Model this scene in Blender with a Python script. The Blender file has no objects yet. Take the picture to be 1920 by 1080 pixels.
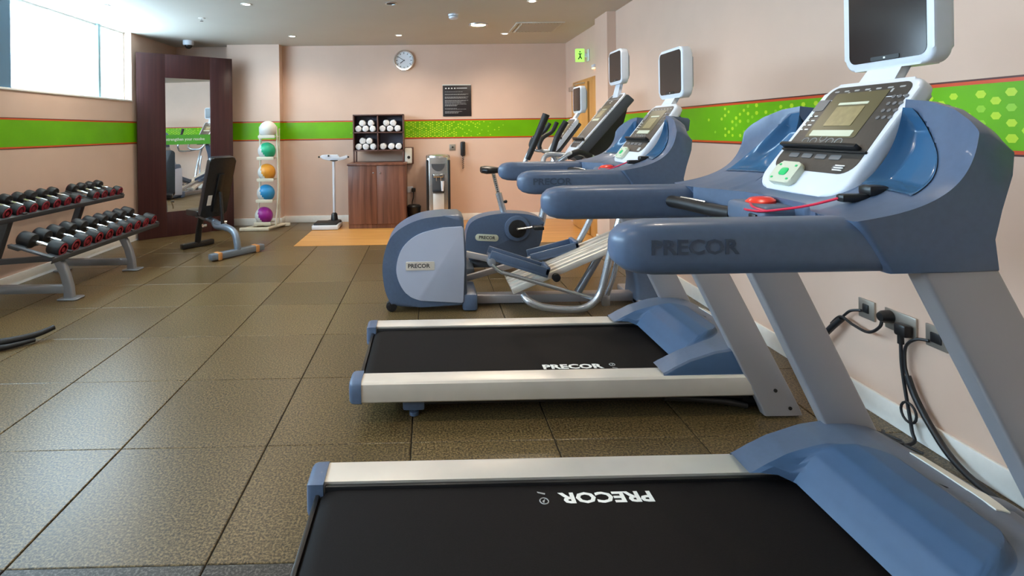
import bpy, bmesh, math, random
from mathutils import Vector, Matrix
random.seed(7)
S = bpy.context.scene
PI = math.pi
# ---------------------------------------------------------------- camera, sky, exposure
YAW, ROLL = 0.0142, 0.0130
cam_d = bpy.data.cameras.new('camera'); cam = bpy.data.objects.new('camera', cam_d)
S.collection.objects.link(cam); S.camera = cam
cam_d.sensor_width = 36; cam_d.lens = 989.47/1920*36
cam_d.shift_x = (960-818.38)/1920; cam_d.shift_y = -(540-245.08)/1920
cam_d.clip_start = 0.02; cam_d.clip_end = 200
cam.matrix_world = (Matrix.Translation((0, 0, 1.3)) @ Matrix.Rotation(-YAW, 4, 'Z')
                    @ Matrix.Rotation(PI/2, 4, 'X') @ Matrix.Rotation(-ROLL, 4, 'Z'))
W = bpy.data.worlds.new('world'); S.world = W; W.use_nodes = True
bg = W.node_tree.nodes['Background']
bg.inputs[0].default_value = (0.56, 0.80, 1.0, 1); bg.inputs[1].default_value = 15.0
S.view_settings.view_transform = 'Standard'; S.view_settings.look = 'None'
S.view_settings.gamma = 1; S.view_settings.use_curve_mapping = False
S.view_settings.exposure = 0.58
XL, XR, YB, YF, ZC = -3.626, 2.0, 7.64, -2.2, 2.546
SILL = 1.70

# ---------------------------------------------------------------- helpers
def link(o): S.collection.objects.link(o); return o
def tag(o, label=None, cat=None, group=None, kind=None):
    for k, v in (('label', label), ('category', cat), ('group', group), ('kind', kind)):
        if v: o[k] = v
    return o
def thing(name, loc, label, cat, group=None):
    o = link(bpy.data.objects.new(name, None)); o.location = loc; o.empty_display_size = .1
    return tag(o, label, cat, group)
MATS = {}
def mat(name, col, rough=.5, metal=0, noise=0, nscale=30, bump=0, coat=0, spec=.5, emit=None, estr=0):
    m = bpy.data.materials.new(name); m.use_nodes = True; MATS[name] = m
    N, Lk = m.node_tree.nodes, m.node_tree.links
    b = N['Principled BSDF']
    b.inputs['Base Color'].default_value = (*col, 1); b.inputs['Roughness'].default_value = rough
    b.inputs['Metallic'].default_value = metal; b.inputs['Coat Weight'].default_value = coat
    b.inputs['Specular IOR Level'].default_value = spec
    tc = N.new('ShaderNodeTexCoord'); nz = N.new('ShaderNodeTexNoise'); nz.inputs['Scale'].default_value = nscale
    nz.inputs['Detail'].default_value = 4
    Lk.new(tc.outputs['Object'], nz.inputs['Vector'])
    if noise:
        r = N.new('ShaderNodeValToRGB')
        r.color_ramp.elements[0].position = .35; r.color_ramp.elements[1].position = .65
        r.color_ramp.elements[0].color = (*[c*(1-noise) for c in col], 1)
        r.color_ramp.elements[1].color = (*[min(1, c*(1+noise)) for c in col], 1)
        Lk.new(nz.outputs['Fac'], r.inputs['Fac']); Lk.new(r.outputs['Color'], b.inputs['Base Color'])
    if bump:
        bp = N.new('ShaderNodeBump'); bp.inputs['Strength'].default_value = bump; bp.inputs['Distance'].default_value = .002
        Lk.new(nz.outputs['Fac'], bp.inputs['Height']); Lk.new(bp.outputs['Normal'], b.inputs['Normal'])
    if emit:
        b.inputs['Emission Color'].default_value = (*emit, 1); b.inputs['Emission Strength'].default_value = estr
    return m
def wood(name, c1, c2, scale=(1, 1, 1), rough=.4, dist=3, bands=6):
    m = mat(name, c1, rough); N, Lk = m.node_tree.nodes, m.node_tree.links
    tc = N['Texture Coordinate']; mp = N.new('ShaderNodeMapping'); mp.inputs['Scale'].default_value = scale
    wv = N.new('ShaderNodeTexNoise'); wv.inputs['Scale'].default_value = bands; wv.inputs['Distortion'].default_value = dist*.12
    wv.inputs['Detail'].default_value = 6; wv.inputs['Roughness'].default_value = .65
    r = N.new('ShaderNodeValToRGB'); r.color_ramp.elements[0].color = (*c1, 1); r.color_ramp.elements[1].color = (*c2, 1)
    r.color_ramp.elements[0].position = .36; r.color_ramp.elements[1].position = .64
    Lk.new(tc.outputs['Object'], mp.inputs[0]); Lk.new(mp.outputs[0], wv.inputs['Vector'])
    Lk.new(wv.outputs['Fac'], r.inputs[0]); Lk.new(r.outputs[0], N['Principled BSDF'].inputs['Base Color'])
    return m
def glassmat(name, tint=(1, 1, 1), k=.08):
    m = bpy.data.materials.new(name); m.use_nodes = True; MATS[name] = m; N, Lk = m.node_tree.nodes, m.node_tree.links
    N.remove(N['Principled BSDF']); out = N['Material Output']
    t = N.new('ShaderNodeBsdfTransparent'); t.inputs[0].default_value = (*tint, 1)
    g = N.new('ShaderNodeBsdfGlossy'); g.inputs['Roughness'].default_value = .02
    f = N.new('ShaderNodeLayerWeight'); f.inputs[0].default_value = .5
    pw = N.new('ShaderNodeMath'); pw.operation = 'POWER'; pw.inputs[1].default_value = 4; Lk.new(f.outputs['Facing'], pw.inputs[0])
    ad = N.new('ShaderNodeMath'); ad.operation = 'MULTIPLY_ADD'; ad.inputs[1].default_value = .45; ad.inputs[2].default_value = .04; Lk.new(pw.outputs[0], ad.inputs[0])
    mx = N.new('ShaderNodeMixShader'); Lk.new(ad.outputs[0], mx.inputs[0]); Lk.new(t.outputs[0], mx.inputs[1]); Lk.new(g.outputs[0], mx.inputs[2])
    Lk.new(mx.outputs[0], out.inputs['Surface']); return m

class MB:
    def __init__(s): s.bm = bmesh.new(); s.mi = 0
    def _set(s, faces):
        for f in faces: f.material_index = s.mi
    def box(s, lo, hi, bev=0, seg=2, M=None):
        lo = Vector(lo); hi = Vector(hi); c = (lo+hi)/2; d = hi-lo
        r = bmesh.ops.create_cube(s.bm, size=1, matrix=Matrix.Translation(c) @ Matrix.Diagonal((*d, 1)))
        vs = r['verts']; fs = {f for v in vs for f in v.link_faces}; s._set(fs)
        if bev:
            es = list({e for v in vs for e in v.link_edges})
            r = bmesh.ops.bevel(s.bm, geom=es, offset=min(bev, min(abs(x) for x in d)*.49), segments=seg, profile=.5, affect='EDGES')
            fs = {f for v in r['verts'] for f in v.link_faces} | {f for f in fs if f.is_valid}
            vs = list({v for f in fs for v in f.verts}); s._set(fs)
        if M is not None: bmesh.ops.transform(s.bm, matrix=M, verts=[v for v in vs if v.is_valid])
        return s
    def loft(s, rings, cap=True, closed=True, flip=False):
        R = [[s.bm.verts.new(p) for p in ring] for ring in rings]; n = len(R[0])
        for a, b in zip(R[:-1], R[1:]):
            for i in range(n if closed else n-1):
                j = (i+1) % n
                try: f = s.bm.faces.new((a[i], a[j], b[j], b[i])); f.material_index = s.mi
                except ValueError: pass
        if cap and closed:
            for q in (R[0][::-1], R[-1]):
                try: f = s.bm.faces.new(q); f.material_index = s.mi
                except ValueError: pass
        return s
    def prism(s, pts, axis, a, b, bev=0, seg=2, M=None):
        """polygon pts in the plane normal to axis, from a to b"""
        def P(p, t):
            return {'x': (t, p[0], p[1]), 'y': (p[0], t, p[1]), 'z': (p[0], p[1], t)}[axis]
        n0 = set(s.bm.faces)
        A = [s.bm.verts.new(P(p, a)) for p in pts]; B = [s.bm.verts.new(P(p, b)) for p in pts]
        f1 = s.bm.faces.new(A); f2 = s.bm.faces.new(B[::-1]); n = len(pts)
        for i in range(n): s.bm.faces.new((A[(i+1) % n], A[i], B[i], B[(i+1) % n]))
        if bev:
            es = list(f1.edges)+list(f2.edges)
            bmesh.ops.bevel(s.bm, geom=es, offset=bev, segments=seg, profile=.5, affect='EDGES', clamp_overlap=True)
        fs = [f for f in s.bm.faces if f not in n0]; s._set(fs)
        if M is not None: bmesh.ops.transform(s.bm, matrix=M, verts=list({v for f in fs for v in f.verts}))
        return s
    def tube(s, pts, r, n=12, smooth=0, closed=False, sy=1.0, cap=True):
        pts = [Vector(p) for p in pts]
        if smooth: pts = catmull(pts, smooth, closed)
        m = len(pts); rr = r if isinstance(r, (list, tuple)) else None
        up = Vector((0, 0, 1)); rings = []; prev = None
        for i, p in enumerate(pts):
            if closed: t = (pts[(i+1) % m]-pts[i-1]).normalized()
            else: t = (pts[min(i+1, m-1)]-pts[max(i-1, 0)]).normalized()
            if prev is None:
                x = t.cross(up)
                if x.length < 1e-3: x = t.cross(Vector((1, 0, 0)))
                x.normalize()
            else:
                x = prev - t*prev.dot(t)
                x = x.normalized()
            prev = x; y = t.cross(x)
            ra = r if rr is None else rr[0]+(rr[-1]-rr[0])*i/(m-1)
            rings.append([p + x*math.cos(2*PI*k/n)*ra + y*math.sin(2*PI*k/n)*ra*sy for k in range(n)])
        if closed: rings.append(rings[0])
        if closed:
            R = [[s.bm.verts.new(q) for q in ring] for ring in rings[:-1]]
            for i in range(m):
                a, b = R[i], R[(i+1) % m]
                for k in range(n):
                    f = s.bm.faces.new((a[k], a[(k+1) % n], b[(k+1) % n], b[k])); f.material_index = s.mi
            return s
        return s.loft(rings, cap)
    def cyl(s, a, b, r, n=24, r2=None, bev=0):
        a = Vector(a); b = Vector(b); r2 = r if r2 is None else r2
        if bev:
            d = (b-a).normalized()
            return s.lath(a, d, [(0, 0), (0, r-bev), (bev*.3, r-bev*.3), (bev, r), ((b-a).length-bev, r2), ((b-a).length-bev*.3, r2-bev*.3), ((b-a).length, r2-bev), ((b-a).length, 0)], n)
        return s.tube([a, b], [r, r2], n)
    def lath(s, o, d, prof, n=24):
        """prof: (distance along d, radius)"""
        o = Vector(o); d = Vector(d).normalized()
        x = d.orthogonal().normalized(); y = d.cross(x)
        prev = None
        for h, r in prof:
            if r < 1e-6: cur = [s.bm.verts.new(o+d*h)]
            else: cur = [s.bm.verts.new(o+d*h+x*math.cos(2*PI*k/n)*r+y*math.sin(2*PI*k/n)*r) for k in range(n)]
            if prev:
                for k in range(n):
                    j = (k+1) % n
                    q = [prev[k % len(prev)], prev[j % len(prev)], cur[j % len(cur)], cur[k % len(cur)]]
                    u = []
                    for v in q:
                        if v not in u: u.append(v)
                    if len(u) >= 3:
                        try: f = s.bm.faces.new(u); f.material_index = s.mi
                        except ValueError: pass
            prev = cur
        return s
    def ball(s, c, r, u=24, v=16, sc=(1, 1, 1)):
        q = bmesh.ops.create_uvsphere(s.bm, u_segments=u, v_segments=v, radius=r, matrix=Matrix.Translation(c) @ Matrix.Diagonal((*sc, 1)))
        s._set({f for w in q['verts'] for f in w.link_faces}); return s
    def build(s, name, mats, parent=None, smooth=True, origin=None, angle=38):
        bm = s.bm
        o = origin
        if o is None and parent is not None: o = worldo(parent)
        if o is None: o = Vector((0, 0, 0))
        o = Vector(o)
        bmesh.ops.translate(bm, vec=-o, verts=bm.verts)
        bmesh.ops.recalc_face_normals(bm, faces=bm.faces)
        me = bpy.data.meshes.new(name)
        if smooth:
            for f in bm.faces: f.smooth = True
        bm.to_mesh(me); bm.free()
        if smooth: me.set_sharp_from_angle(angle=math.radians(angle))
        for m in (mats if isinstance(mats, (list, tuple)) else [mats]): me.materials.append(MATS[m])
        ob = link(bpy.data.objects.new(name, me))
        if parent is not None: ob.parent = parent
        else: ob.location = o
        return ob
def worldo(o):
    v = Vector(o.location)
    while o.parent: o = o.parent; v += Vector(o.location)
    return v
def catmull(P, k, closed=False):
    out = []; n = len(P)
    rng = range(n if closed else n-1)
    for i in rng:
        if closed: a, b, c, d = P[i-1], P[i], P[(i+1) % n], P[(i+2) % n]
        else: a, b, c, d = P[max(i-1, 0)], P[i], P[i+1], P[min(i+2, n-1)]
        for j in range(k):
            t = j/k
            out.append(.5*((2*b)+(c-a)*t+(2*a-5*b+4*c-d)*t*t+(3*b-a-3*c+d)*t**3))
    if not closed: out.append(P[-1])
    return out
def cat2(P, k, closed=False): return [(v.x, v.y) for v in catmull([Vector((*p, 0)) for p in P], k, closed)]
def rrect(w, h, r, n=5, cx=0, cy=0):
    out = []
    for sx, sy, a0 in ((1, 1, 0), (-1, 1, 90), (-1, -1, 180), (1, -1, 270)):
        for i in range(n+1):
            a = math.radians(a0+90*i/n)
            out.append((cx+sx*(w/2-r)+r*math.cos(a), cy+sy*(h/2-r)+r*math.sin(a)))
    return out
def interp(x, P):
    if x <= P[0][0]: return P[0][1]
    for (a, b), (c, d) in zip(P[:-1], P[1:]):
        if x <= c:
            t = (x-a)/(c-a); t = t*t*(3-2*t)*.12+t*.88
            return b+(d-b)*t
    return P[-1][1]
def frame(o, a, b):
    a = Vector(a).normalized(); b = Vector(b).normalized(); n = a.cross(b)
    M = Matrix((a, b, n)).transposed().to_4x4(); M.translation = Vector(o); return M
def text(name, body, size, m, parent, M, ext=.0006, off=0, sx=1.0, align='CENTER', origin=None):
    cu = bpy.data.curves.new(name, 'FONT'); cu.body = body; cu.size = size; cu.extrude = ext; cu.offset = off
    cu.align_x = align; cu.align_y = 'CENTER'; cu.resolution_u = 2
    t = bpy.data.objects.new(name, cu); S.collection.objects.link(t)
    bpy.context.view_layer.update()
    me = bpy.data.meshes.new_from_object(t.evaluated_get(bpy.context.evaluated_depsgraph_get()))
    bpy.data.objects.remove(t); bpy.data.curves.remove(cu)
    me.name = name
    o = Vector(origin) if origin is not None else (worldo(parent) if parent else Vector((0, 0, 0)))
    me.transform(Matrix.Translation(-o) @ M @ Matrix.Diagonal((sx, 1, 1, 1)))
    me.materials.clear(); me.materials.append(MATS[m])
    ob = link(bpy.data.objects.new(name, me))
    if parent: ob.parent = parent
    else: ob.location = o
    return ob
def kids(o): return [c for c in bpy.data.objects if c.parent == o]
def copy_tree(o, parent=None):
    c = o.copy(); link(c)
    if parent is not None: c.parent = parent
    for k in kids(o):
        if k is not c: copy_tree(k, c)
    return c
def struct(o): o['kind'] = 'structure'; return o

# ---------------------------------------------------------------- materials
mat('wall_paint', (.70, .495, .385), .6, noise=.02, nscale=3)
mat('ceiling_paint', (.60, .565, .50), .7, noise=.015, nscale=2)
mat('white_trim', (.88, .86, .81), .4, noise=.02)
mat('green_vinyl', (.155, .46, .002), .35, noise=.06, nscale=4, spec=.3)
mat('lime_dot', (.50, .72, .02), .3)
mat('mid_dot', (.30, .62, .02), .3)
mat('red_line', (.66, .07, .01), .35); mat('dark_line', (.09, .02, .015), .4)
mat('blue_frame', (.10, .20, .30), .35); mat('teal_frame', (.32, .50, .53), .4)
mat('blue_plastic', (.090, .130, .212), .36, noise=.04, nscale=60, bump=.04, coat=.1)
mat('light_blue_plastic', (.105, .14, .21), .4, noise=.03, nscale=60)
mat('pocket_blue', (.045, .125, .24), .22, coat=.35)
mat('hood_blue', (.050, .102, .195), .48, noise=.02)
mat('silver_paint', (.40, .385, .405), .38, metal=.45)
mat('panel_silver', (.50, .54, .68), .4, metal=.15, noise=.02, nscale=3)
mat('aluminium', (.82, .76, .69), .36, metal=.45, noise=.03, nscale=8)
mat('chrome', (.75, .76, .78), .12, metal=1)
mat('tube_silver', (.50, .53, .58), .26, metal=.75)
mat('black_plastic', (.012, .012, .013), .35); mat('black_rubber', (.011, .011, .013), .5, noise=.2, nscale=80)
mat('belt', (.0085, .007, .007), .65, noise=.15, nscale=300, bump=.15, spec=.12)
mat('screen', (.030, .021, .018), .12, spec=.35); mat('panel_dark', (.055, .047, .042), .35, noise=.08, nscale=120)
mat('lcd', (.30, .24, .12), .3, noise=.1, nscale=60); mat('lcd_dark', (.12, .10, .05), .3); mat('grey_key', (.16, .16, .17), .4)
mat('white_plastic', (.72, .74, .80), .3, noise=.01); mat('off_white', (.75, .73, .66), .4)
mat('print_white', (.85, .85, .82), .5); mat('print_grey', (.38, .38, .38), .5); mat('print_ink', (.03, .03, .035), .5)
mat('red_button', (.85, .04, .02), .3); mat('red_cord', (.65, .01, .05), .4); mat('emboss', (.048, .070, .115), .45); mat('green_button', (.02, .55, .16), .35)
mat('cream_key', (.62, .64, .50), .4)
mat('red_vinyl', (.30, .012, .03), .4, noise=.3, nscale=90)
mat('rack_grey', (.30, .32, .36), .35, metal=.5); mat('rack_dark', (.06, .065, .075), .45)
mat('bench_grey', (.22, .27, .34), .35, metal=.5); mat('black_vinyl', (.014, .015, .018), .32, noise=.2, nscale=40)
mat('orange_cap', (.55, .25, .08), .5); mat('towel', (.86, .84, .83), .95, noise=.06, nscale=60, bump=.8)
mat('rack_cream', (.72, .66, .52), .4)
for n, c in (('ball_white', (.72, .72, .70)), ('ball_green', (.02, .42, .22)), ('ball_orange', (.72, .30, .03)), ('ball_blue', (.02, .25, .55)), ('ball_purple', (.28, .01, .25))):
    mat(n, c, .4)
mat('mirror_glass', (.92, .94, .93), .01, metal=1)
mat('sticker_green', (.10, .42, .05), .4)
mat('bottle_water', (.60, .68, .75), .15); mat('steel', (.58, .58, .58), .25, metal=.9, noise=.03, nscale=5)
mat('outlet_metal', (.42, .38, .33), .35, metal=.7); mat('cable', (.012, .013, .016), .45)
mat('clock_face', (.78, .80, .84), .4); mat('poster_black', (.018, .014, .016), .4)
mat('exit_green', (.35, .75, .08), .4, emit=(.30, .95, .12), estr=.9)
mat('lamp_glow', (1, .9, .7), .5, emit=(1, .86, .62), estr=9); mat('lamp_small', (1, .9, .8), .5, emit=(1, .88, .72), estr=14)
mat('emergency_glow', (1, .7, .3), .5, emit=(1, .55, .18), estr=2.5)
mat('dark_gap', (.02, .018, .015), .8)
mat('tile_joint', (.03, .028, .022), .9)
wood('mahogany', (.045, .012, .013), (.070, .021, .020), (26, 26, .7), .35, 2.0, 1.4)
wood('walnut', (.095, .034, .021), (.24, .098, .060), (9, 9, .35), .38, 5, 1.2)
wood('walnut_dark', (.10, .045, .035), (.13, .06, .045), (14, 14, .5), .45, 3.5, 1.2)
mat('cubby_back', (.17, .15, .19), .6)
wood('oak_door', (.50, .235, .055), (.60, .30, .08), (10, 10, .6), .4, 3, 1.5)
wood('beech_floor', (.52, .235, .055), (.66, .345, .10), (.6, 9, 1), .34, 2.5, 1.6)
glassmat('window_glass')

def floor_mat(name, a, b, c, rough):
    m = mat(name, a, rough); N, Lk = m.node_tree.nodes, m.node_tree.links; B = N['Principled BSDF']; B.inputs['Specular IOR Level'].default_value = .5
    tc = N['Texture Coordinate']
    n1 = N.new('ShaderNodeTexNoise'); n1.inputs['Scale'].default_value = 120; n1.inputs['Detail'].default_value = 2; n1.inputs['Roughness'].default_value = .7
    n2 = N.new('ShaderNodeTexNoise'); n2.inputs['Scale'].default_value = 2.2; n2.inputs['Detail'].default_value = 5
    r = N.new('ShaderNodeValToRGB'); e = r.color_ramp.elements
    e[0].position = .36; e[0].color = (*b, 1); e[1].position = .64; e[1].color = (*c, 1); k = e.new(.5); k.color = (*a, 1)
    at = N.new('ShaderNodeVertexColor'); at.layer_name = 'tile'
    mx = N.new('ShaderNodeMix'); mx.data_type = 'RGBA'; mx.blend_type = 'MULTIPLY'; mx.inputs[0].default_value = 1
    mr = N.new('ShaderNodeMapRange'); mr.inputs[3].default_value = .86; mr.inputs[4].default_value = 1.14
    mx2 = N.new('ShaderNodeMix'); mx2.data_type = 'RGBA'; mx2.blend_type = 'MULTIPLY'; mx2.inputs[0].default_value = 1
    Lk.new(tc.outputs['Object'], n1.inputs['Vector']); Lk.new(tc.outputs['Object'], n2.inputs['Vector'])
    Lk.new(n1.outputs['Fac'], r.inputs[0]); Lk.new(r.outputs[0], mx.inputs[6]); Lk.new(at.outputs[0], mx.inputs[7])
    Lk.new(n2.outputs['Fac'], mr.inputs[0]); Lk.new(mx.outputs[2], mx2.inputs[6]); Lk.new(mr.outputs[0], mx2.inputs[7])
    Lk.new(mx2.outputs[2], B.inputs['Base Color'])
    bp = N.new('ShaderNodeBump'); bp.inputs['Strength'].default_value = .12; bp.inputs['Distance'].default_value = .001
    Lk.new(n1.outputs['Fac'], bp.inputs['Height']); Lk.new(bp.outputs[0], B.inputs['Normal'])
    rr = N.new('ShaderNodeMapRange'); rr.inputs[3].default_value = rough; rr.inputs[4].default_value = rough+.08
    Lk.new(n2.outputs['Fac'], rr.inputs[0]); Lk.new(rr.outputs[0], B.inputs['Roughness'])
floor_mat('rubber_tile', (.118, .077, .029), (.022, .014, .006), (.26, .18, .082), .29)
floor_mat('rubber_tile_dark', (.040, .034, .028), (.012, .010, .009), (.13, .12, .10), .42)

# ---------------------------------------------------------------- room shell
TX0, TY0, T = -1.2906, 1.6025, .6
WX0, WY0 = -1.565, 6.055          # beech inset starts here
def build_floor():
    f = MB(); bm = f.bm; lay = bm.loops.layers.color.new('tile')
    def quad(x0, y0, x1, y1, z, mi, val=1):
        vs = [bm.verts.new(p) for p in ((x0, y0, z), (x1, y0, z), (x1, y1, z), (x0, y1, z))]
        q = bm.faces.new(vs); q.material_index = mi
        for l in q.loops: l[lay] = (val, val, val, 1)
        return vs
    def tile(x0, y0, x1, y1, mi):
        if YB-y0 < .06 or XR-x0 < .06: return
        if 0 < YB-y1 < .06: y1 = YB
        if 0 < XR-x1 < .06: x1 = XR
        x0 = max(x0, XL); x1 = min(x1, XR); y1 = min(y1, YB)
        if x1-x0 < .02 or y1-y0 < .02: return
        g, b, z = .0028, .0030, 0.0; gy = .0010
        v = random.uniform(.88, 1.10)
        o = [(x0+g, y0+gy), (x1-g, y0+gy), (x1-g, y1-gy), (x0+g, y1-gy)]
        i = [(x0+g+b, y0+gy+b), (x1-g-b, y0+gy+b), (x1-g-b, y1-gy-b), (x0+g+b, y1-gy-b)]
        O = [bm.verts.new((*p, z-.002)) for p in o]; D = [bm.verts.new((*p, z-.006)) for p in o]; I = [bm.verts.new((*p, z)) for p in i]
        fs = [bm.faces.new(I)]
        for k in range(4):
            j = (k+1) % 4
            fs += [bm.faces.new((O[k], O[j], I[j], I[k])), bm.faces.new((D[k], D[j], O[j], O[k]))]
        for q in fs:
            q.material_index = mi
            for l in q.loops: l[lay] = (v, v, v, 1)
    quad(XL-.1, YF-.1, XR+.1, YB+.1, -.006, 2)
    for i in range(-5, 7):
        for j in range(-8, 12):
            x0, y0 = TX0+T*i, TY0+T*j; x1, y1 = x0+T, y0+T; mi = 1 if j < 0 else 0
            if y1 <= WY0+.01: tile(x0, y0, x1, y1, mi)
            elif y0 >= WY0:
                if x1 <= WX0: tile(x0, y0, x1, y1, mi)
                elif x0 < WX0: tile(x0, y0, WX0, y1, mi)
            else:
                tile(x0, y0, x1, WY0, mi)
                if x0 < WX0: tile(x0, WY0, min(x1, WX0), y1, mi)
    bmesh.ops.translate(bm, vec=(0, 0, 0), verts=bm.verts)
    me = bpy.data.meshes.new('floor'); bmesh.ops.recalc_face_normals(bm, faces=bm.faces); bm.to_mesh(me); bm.free()
    for n in ('rubber_tile', 'rubber_tile_dark', 'tile_joint'): me.materials.append(MATS[n])
    struct(link(bpy.data.objects.new('floor', me)))
    w = MB(); w.box((WX0, WY0, -.006), (XR, YB, .002))
    struct(w.build('floor_beech', 'beech_floor', smooth=False))
build_floor()
w = MB().box((XL-.3, YF-.1, ZC), (XR+.3, YB+.2, ZC+.1)); struct(w.build('ceiling', 'ceiling_paint', smooth=False))
struct(MB().box((XL-.2, YB, -.05), (XR+.2, YB+.15, ZC)).build('wall_back', 'wall_paint', smooth=False))
struct(MB().box((XL-.2, YF-.15, -.05), (XR+.2, YF, ZC)).build('wall_front', 'wall_paint', smooth=False))
# right wall with the shallow pier before the door bay
DX = 1.93
struct(MB().box((XR, YF, -.05), (XR+.15, YB, ZC)).build('wall_right', 'wall_paint', smooth=False))
wb = MB(); wb.box((1.905, 5.58, -.05), (XR, 5.99, ZC)); struct(wb.build('wall_right_pier', 'wall_paint', smooth=False))
struct(MB().box((-2.83, YB-.17, -.05), (-2.10, YB, ZC)).build('wall_back_pier', 'wall_paint', smooth=False))
# left wall: solid below sill, window recess above
wl = MB(); wl.box((XL-.15, YF, -.05), (XL, YB, SILL)); wl.box((XL-.15, 6.50, SILL), (XL, YB, ZC)); wl.box((XL-.15, YF, SILL), (XL, -1.6, ZC))
struct(wl.build('wall_left', 'wall_paint', smooth=False))
struct(MB().box((XL-.14, -1.6, SILL), (XL+.012, 6.50, SILL+.02), .003).build('trim_1', 'white_trim'))
ys = [-1.6, -.15, 1.28, 2.71, 4.42, 5.98, 6.50]
for k in range(6):
    y0, y1 = ys[k], ys[k+1]
    t = thing('window_%d' % (k+1), (XL-.10, (y0+y1)/2, SILL+.02), None, None); struct(t)
    fr = MB(); a, b, c = XL-.13, XL-.09, .022
    fr.box((a, y0, SILL+.02), (b, y1, SILL+.02+c)); fr.box((a, y0, ZC-c), (b, y1, ZC)); fr.box((a, y0, SILL+.02+c), (b, y0+c*.8, ZC-c)); fr.box((a, y1-c*.8, SILL+.02+c), (b, y1, ZC-c))
    fo = fr.build('window_frame', 'white_trim' if k >= 4 else 'blue_frame', t, smooth=False)  # last two frames whitened: window glare put into their colour
    MB().box((XL-.114, y0+.018, SILL+.042), (XL-.110, y1-.018, ZC-c)).build('pane', 'window_glass', t, smooth=False)
# broad blue post between two windows
struct(MB().box((XL-.14, 5.955, SILL+.02), (XL-.06, 5.998, ZC)).build('trim_11', 'teal_frame', smooth=False))
struct(MB().box((XL-.14, 4.33, SILL+.02), (XL-.012, 4.655, ZC)).build('trim_2', 'blue_frame', smooth=False))
# baseboards
bh = .10
struct(MB().box((XL, YF, .001), (XL+.015, YB, bh), .003).build('baseboard_left', 'white_trim'))
struct(MB().box((XL+.015, YB-.015, .001), (-2.83, YB, bh), .003).box((-2.83, YB-.185, .001), (-2.085, YB-.17, bh), .003).box((-2.10, YB-.17, .001), (-2.085, YB-.0, bh), .003).box((-2.085, YB-.015, .003), (XR-.015, YB, bh), .003).build('baseboard_back', 'white_trim'))
struct(MB().box((XR-.015, YF, .001), (XR, 5.58, bh), .003).box((1.89, 5.565, .001), (1.905, 5.99, bh), .003).build('baseboard_right', 'white_trim'))
# green stripe with dots, bordered red
ZT, ZB = 1.463, 1.186
def hexa(f, M, cx, cy, r, z=.0016):
    f.prism([(cx+r*1.22*math.cos(PI/3*k), cy+r*math.sin(PI/3*k)) for k in range(6)], 'z', .0006, z, M=M)
def stripe(name, M, L, dots):
    """M maps (along, height, out of wall); L length"""
    f = MB(); f.prism([(0, ZB), (L, ZB), (L, ZT), (0, ZT)], 'z', 0, .001, M=M)
    f.mi = 1
    for a, b in ((ZT-.020, ZT-.007), (ZB+.007, ZB+.020)): f.prism([(0, a), (L, a), (L, b), (0, b)], 'z', .0004, .0013, M=M)
    f.mi = 2
    for a, b in ((ZT-.007, ZT), (ZB, ZB+.007)): f.prism([(0, a), (L, a), (L, b), (0, b)], 'z', .0004, .0013, M=M)
    for (x, y, r, k) in dots:
        f.mi = 3+k
        if ZB+.02+r < y < ZT-.02-r: hexa(f, M, x, y, r)
    return struct(f.build(name, ['green_vinyl', 'red_line', 'dark_line', 'lime_dot', 'mid_dot'], smooth=False))
# right wall, running from far to near: distance = 5.58 - Y
dots = []; x = 1.75; col = 0
random.seed(3)
while x < 5.55:
    u = (x-1.75)/3.8
    pitch = .040+.014*min(1, u*1.25)
    r = (.0110+.0065*min(1, u*1.6))
    dens = min(.88, .12+u*3.2) if u < .5 else max(.45, .88-(u-.5)*1.6)
    rows = int((ZT-ZB)/pitch/1.08)+1
    for k in range(rows):
        if random.random() < dens:
            yy = ZB+.035+k*pitch*1.08+(pitch*.54 if col % 2 else 0)
            dots.append((x, yy, r*random.uniform(.85, 1.05), 1 if random.random() < .3 else 0))
    x += pitch*1.02; col += 1
stripe('trim_3', frame((XR-.001, 5.57, 0), (0, -1, 0), (0, 0, 1)), 5.57-YF, dots)
stripe('trim_4', frame((XR-.001, YB-.002, 0), (0, -1, 0), (0, 0, 1)), .44, [])
stripe('trim_5', frame((1.904, 5.985, 0), (0, -1, 0), (0, 0, 1)), .40, [])
dots = []; random.seed(5)
for i in range(46):
    x = 1.78+i*.031; u = i/46
    for k in range(7):
        if random.random() < (.9 if u < .45 else .9*(1-u)**1.1+.05):
            dots.append((x, ZB+.032+k*.034+(.017 if i % 2 else 0), .0115*(1-.25*u), 1 if random.random() < .25 else 0))
for i in range(10): dots.append((1.04-.02*random.random()*i, random.uniform(ZB+.03, ZT-.03), .007, 0))
stripe('trim_6', frame((-2.099, YB-.001, 0), (1, 0, 0), (0, 0, 1)), XR+2.099, dots)
stripe('trim_7', frame((-2.83, YB-.171, 0), (1, 0, 0), (0, 0, 1)), .73, [])
stripe('trim_8', frame((XL+.001, YF, 0), (0, 1, 0), (0, 0, 1)), YB-YF, [])
stripe('trim_9', frame((XL+.003, YB-.001, 0), (1, 0, 0), (0, 0, 1)), .79, [])
stripe('trim_10', frame((-2.099, YB-.168, 0), (0, 1, 0), (0, 0, 1)), .165, [])
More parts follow.
